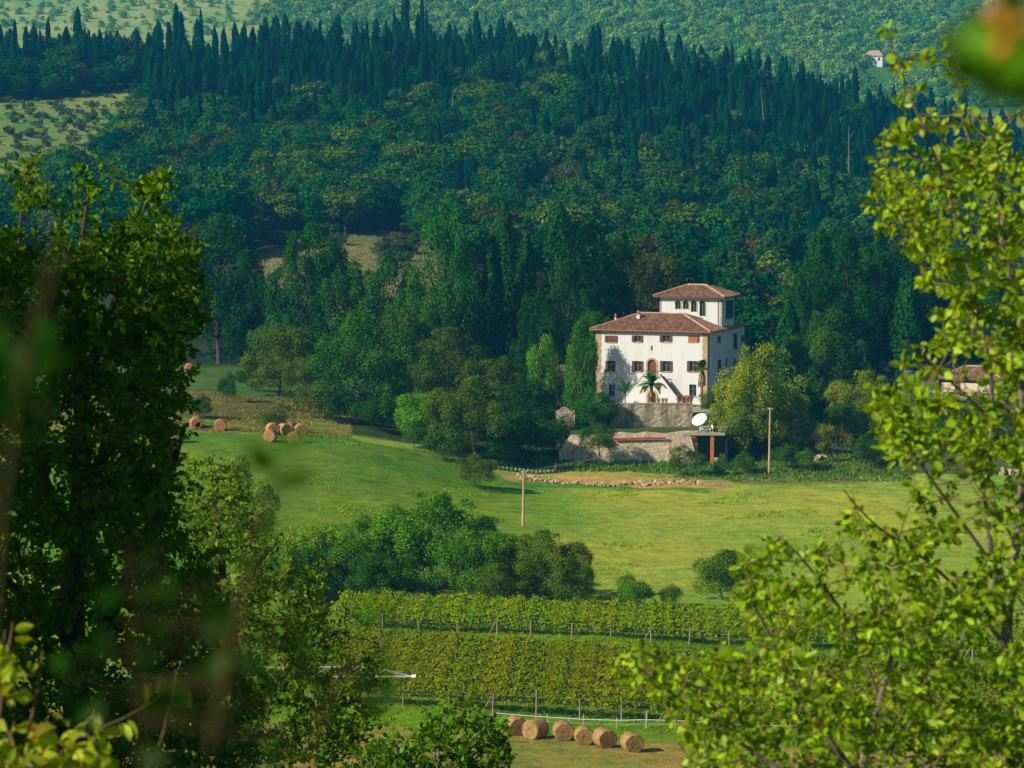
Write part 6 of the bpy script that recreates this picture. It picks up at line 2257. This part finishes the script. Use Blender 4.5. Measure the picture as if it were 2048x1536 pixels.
# sunlit sprays of the same kind in the bottom left corner
px2 = P(-40, 1800, 7.0)
LL = thing('pear_tree', 'sunlit round leaved shoots poking up in the bottom left corner', 'tree', (px2[0], 7.0, g1(px2[0], 7.0)))
base = np.array([[px2[0], 7.0, g1(px2[0], 7.0) - .2]])
l0 = branch([(-40, 1800), (-20, 1560), (5, 1400), (10, 1260)], 7.0, 7.0, .012, .002, 10)
l0[0] = np.vstack([base, l0[0]]); l0[1] = np.concatenate([[.02], l0[1]])
llb = [l0, branch([(-20, 1650), (50, 1500), (80, 1360), (85, 1300)], 7, 7.1, .006, .0015, 9), branch([(0, 1700), (120, 1600), (205, 1540), (190, 1470)], 7, 6.9, .006, .0015, 9), branch([(100, 1650), (300, 1560), (345, 1400), (352, 1340)], 7, 7.3, .005, .0015, 9)]
wood(LL, llb, M_TWIG)
leafy(LL, [([(0, 1255), (25, 1260), (40, 1380), (30, 1540), (-30, 1540), (-30, 1260)], 1), ([(40, 1420), (110, 1400), (140, 1470), (240, 1500), (260, 1560), (30, 1560)], 1.3), ([(335, 1340), (370, 1350), (365, 1420), (335, 1430)], .22),
           ([(165, 1440), (200, 1450), (215, 1540), (170, 1520)], .4)], (6.8, 7.4), llb, 44, 5, LEAF_ROUND, M_LEAF_PEAR, .052, .85, (0.27, 0.36, 0.01), 83, twig_len=.2, n_parts=80, droop=.7)

# big shaded oak at left, 28-32 m away
bx, by = P(150, 1500, 30)[0], 30
OAK = thing('oak_tree', 'big shaded dark green oak filling the left side of the view', 'tree', (bx, by, g1(bx, by)))
base = np.array([[bx, by, g1(bx, by) - .3]])
o0 = branch([(150, 1900), (160, 1500), (140, 1200), (170, 900), (150, 650), (130, 480)], 30, 30, .20, .03, 20)
o0[0] = np.vstack([base, o0[0]]); o0[1] = np.concatenate([[.26], o0[1]])
obr = [o0, branch([(160, 1350), (260, 1150), (340, 950), (370, 850)], 30, 29, .09, .02, 12), branch([(165, 1000), (260, 800), (330, 600), (350, 480)], 30, 29.4, .08, .015, 12),
       branch([(150, 1100), (60, 900), (20, 650), (40, 450), (55, 330)], 30, 30.6, .08, .004, 14), branch([(160, 1300), (60, 1200), (-60, 1100)], 30, 29, .08, .02, 8),
       branch([(160, 1450), (300, 1350), (420, 1250)], 30, 29.5, .07, .02, 8), branch([(180, 750), (230, 600), (280, 450), (300, 370)], 30, 30.2, .05, .006, 10), branch([(150, 650), (160, 500), (175, 400), (178, 350)], 30, 30.4, .04, .005, 8),
       branch([(330, 620), (380, 540), (395, 450)], 29.4, 29.2, .02, .005, 6)]
wood(OAK, obr, M_BARK)
oakA = [(-60, 480), (20, 470), (55, 480), (100, 500), (150, 455), (180, 470), (230, 480), (270, 430), (300, 465), (340, 470), (385, 450), (395, 500), (380, 560), (400, 610), (385, 680), (395, 720), (350, 770), (365, 840), (330, 870), (350, 950), (320, 1040),
        (280, 1000), (230, 890), (150, 860), (60, 840), (-60, 850)]
oakB = [(-60, 900), (60, 900), (230, 950), (330, 1040), (420, 1120), (470, 1300), (520, 1560), (-60, 1560)]
oakC = [(-60, 840), (150, 860), (330, 900), (345, 1010), (-60, 1000)]
spr = [([(45, 300), (60, 300), (70, 360), (60, 420), (35, 420), (45, 360)], .010), ([(15, 355), (28, 365), (40, 420), (20, 430)], .005), ([(290, 350), (325, 350), (325, 400), (290, 440), (262, 430), (275, 380)], .022), ([(165, 340), (185, 345), (182, 420), (165, 420)], .006)]
leafy(OAK, [(oakA, 1.0), (oakB, 1.0), (oakC, .12)] + spr, (27.5, 32.5), obr, 4300, 13, LEAF_OAK, M_LEAF_DARK, .082, .95, (0.050, 0.17, 0.002), 84, edge=22, twig_len=.75, twig_r=.0028, droop=.2)

# lighter tree in front of the vineyard's left end, and the one by the bales
bx, by = P(480, 1500, 62)[0], 62
T2 = thing('oak_tree', 'yellow green oak at lower left in front of the vineyard', 'tree', (bx, by, g1(bx, by)))
base = np.array([[bx, by, g1(bx, by) - .3]])
o0 = branch([(480, 1700), (490, 1400), (450, 1200), (430, 1000)], 62, 62, .22, .04, 14)
o0[0] = np.vstack([base, o0[0]]); o0[1] = np.concatenate([[.3], o0[1]])
b2 = [o0, branch([(490, 1450), (600, 1300), (680, 1260)], 62, 61, .1, .03, 8), branch([(490, 1500), (620, 1420), (720, 1400)], 62, 61, .1, .03, 8), branch([(480, 1550), (350, 1400), (330, 1200)], 62, 63, .1, .03, 8), branch([(450, 1250), (520, 1120), (560, 1080)], 62, 61.5, .06, .02, 7)]
wood(T2, b2, M_BARK)
p2 = [(360, 960), (430, 920), (480, 960), (500, 1060), (560, 1110), (640, 1170), (660, 1250), (735, 1300), (760, 1400), (740, 1470), (700, 1560), (330, 1560), (340, 1200)]
leafy(T2, [(p2, 1)], (59, 65), b2, 1700, 14, LEAF_OAK, M_LEAF_DARK, .115, .95, (0.075, 0.20, 0.003), 85, edge=30, twig_len=1.3, twig_r=.006, droop=.2)

bx, by = P(880, 1750, 46)[0], 46
T3 = thing('oak_tree', 'green treetop with bare inner twigs left of the row of hay bales', 'tree', (bx, by, g1(bx, by)))
base = np.array([[bx, by, g1(bx, by) - .3]])
o0 = branch([(880, 1750), (900, 1600), (930, 1500), (975, 1440)], 46, 46, .12, .015, 10)
o0[0] = np.vstack([base, o0[0]]); o0[1] = np.concatenate([[.18], o0[1]])
b3 = [o0, branch([(900, 1620), (870, 1500), (900, 1410)], 46, 46.4, .05, .01, 8), branch([(890, 1650), (800, 1540), (790, 1480)], 46, 45.6, .05, .01, 8), branch([(930, 1520), (990, 1480), (1000, 1440)], 46, 45.8, .03, .008, 6), branch([(880, 1680), (960, 1560), (1000, 1530)], 46, 45.6, .04, .01, 6)]
wood(T3, b3, M_BARK_GREY)
p3 = [(880, 1400), (930, 1395), (970, 1430), (1012, 1440), (1015, 1500), (1000, 1560), (690, 1560), (740, 1500), (780, 1470), (830, 1500), (850, 1440)]
leafy(T3, [(p3, 1)], (44.5, 47.5), b3, 300, 12, LEAF_OAK, M_LEAF_DARK, .105, .95, (0.055, 0.19, 0.004), 86, edge=16, twig_len=.9, twig_r=.005, droop=.2)


# ------------------------------------------------------------------ out of focus twigs close to the camera
def near_sprig(name, label, stem, d, leaves, colour, size, seed, stem_r=.003, berry=None):
    colour = (colour[0] * .8, colour[1] * 1.7, colour[2] * .1)
    root_p = P(stem[0][0], stem[0][1], d)
    t = thing(name, label, 'branch', tuple(root_p))
    br = branch(stem, d, d, stem_r, stem_r * .5, 10)
    wood(t, [br], M_STEM, 'stem', 6)
    rng = rng_(seed)
    one = leaf_mesh_single(LEAF_ROUND, M_LEAF_DARK)
    bpts = br[0]
    tw = MB()
    for (x, y, a, s) in leaves:
        q = P(x, y, d + rng.uniform(-.04, .04))
        ax = unit(np.array([math.cos(a), rng.uniform(-.4, .4), math.sin(a)]))
        nr_ = unit(np.array([rng.uniform(-.4, .4), -1, rng.uniform(-.2, .6)]))
        nr_ = unit(nr_ - ax * ax.dot(nr_))
        b_ = np.cross(ax, nr_)
        s_ = size * s
        q0 = q - ax * s_ * .5
        M = Matrix([[b_[k] * s_ * .75, ax[k] * s_, nr_[k] * s_, q0[k] - root_p[k]] for k in range(3)] + [[0, 0, 0, 1]])
        o = bpy.data.objects.new('leaf', one)
        COL.objects.link(o); o.parent = t; o.matrix_basis = M
        o.color = (*(np.array(colour) * rng.uniform(.7, 1.3)), 1)
        nb = bpts[np.linalg.norm(bpts - q0, axis=1).argmin()]
        tw.tube([tuple(nb - root_p), tuple(q0 - root_p)], .0004, 4)
    tw.build('leaf_stalks', M_STEM, t)
    for (x, y, r) in berry or []:
        q = P(x, y, d - .05) - root_p
        vs, fs = [], []
        for i in range(7):
            for k in range(10):
                ph_, th_ = math.pi * i / 6, 2 * math.pi * k / 10
                vs.append((q[0] + r * math.sin(ph_) * math.cos(th_), q[1] + r * math.sin(ph_) * math.sin(th_), q[2] + r * math.cos(ph_)))
        for i in range(6):
            for k in range(10):
                fs.append((i * 10 + k, i * 10 + (k + 1) % 10, (i + 1) * 10 + (k + 1) % 10, (i + 1) * 10 + k))
        link('berry', new_mesh('berry', vs, fs, [M_FRUIT], smooth=True), t)
    return t


rng = rng_(99)
near_sprig('twig', 'blurred green twig with orange fruit in the top right corner', [(2200, 60), (2100, 80), (2000, 110), (1960, 120)], 1.0,
           [(1990, 90, 2.8, 1.0), (1950, 130, 3.6, .9), (2010, 140, 4.2, .9), (2030, 70, 2.2, .9), (1960, 60, 2.4, .7), (1985, 165, 4.6, .7), (2060, 110, .5, 1), (1930, 90, 3.0, .8), (2030, 160, 5, .9), (2020, 20, 1.5, .9)], (0.09, 0.12, 0.015), .028, 91, berry=[(2005, 95, .0034), (1995, 32, .0034), (2046, 50, .003)])
near_sprig('twig', 'blurred three leaved sprig crossing the hay field at left', [(420, 1500), (455, 1330), (500, 1130), (535, 1010), (556, 950)], 1.25,
           [(523, 915, 2.2, .85), (590, 893, .5, .95), (592, 962, .35, .85), (500, 1130, 2.6, .5), (455, 1330, 2.9, .8), (540, 1060, .6, .55)], (0.06, 0.085, 0.012), .022, 92, stem_r=.0022)
lv = []
for k in range(46):
    x, y = rng.uniform(180, 640), rng.uniform(1060, 1560)
    if x > 470 and y < 1180: continue
    lv.append((x, y, rng.uniform(0, 6.28), rng.uniform(.7, 1.2)))
near_sprig('twig', 'blurred dark leafy branch over the lower left of the view', [(330, 1800), (290, 1500), (270, 1330), (262, 1200), (250, 1080)], 1.3, lv, (0.014, 0.036, 0.010), .014, 93, stem_r=.0014)
lv = []
for k in range(18):
    lv.append((rng.uniform(-30, 110), rng.uniform(640, 860), rng.uniform(0, 6.28), rng.uniform(.8, 1.2)))
near_sprig('twig', 'blurred brown stem with dark leaves at the left edge', [(-20, 1300), (10, 950), (45, 740), (90, 580), (125, 480)], 1.2, lv, (0.014, 0.036, 0.010), .016, 94, stem_r=.0020)
lv = [(rng.uniform(640, 780), rng.uniform(1200, 1420), rng.uniform(0, 6.28), rng.uniform(.6, 1.0)) for _ in range(9)] + [(118, 1325, 1.2, .7)]
near_sprig('twig', 'blurred small leaves hanging before the irrigation boom', [(560, 1800), (620, 1500), (690, 1330), (720, 1230)], 1.4, lv, (0.03, 0.07, 0.012), .015, 95, stem_r=.0014)


# unseen tree added beside the camera to shade the left foreground
def shade_tree(x, y, H, R, label, n=3):
    z = g1(x, y)
    t = thing('unseen_shade_tree', label, 'tree', (x, y, z))
    link('crown', MIDC[5], t, (0, 0, H * .62), (0, 0, 1.0), (R, R, H * .40), (0.02, 0.05, 0.015))
    link('crown', MIDC[2], t, (0, 0, H * .58), (0, 0, 2.0), (R * .8, R * .8, H * .34), (0.02, 0.05, 0.015))
    MB().tube([(0, 0, -.5), (.1, 0, H * .4), (0, .1, H * .8)], [.3, .22, .08], 8).build('trunk', M_BARK, t)


shade_tree(-19, 19.5, 17.5, 6.5, 'large unseen tree added outside the view on the left to shade the oak')
print('objects', len(bpy.data.objects))
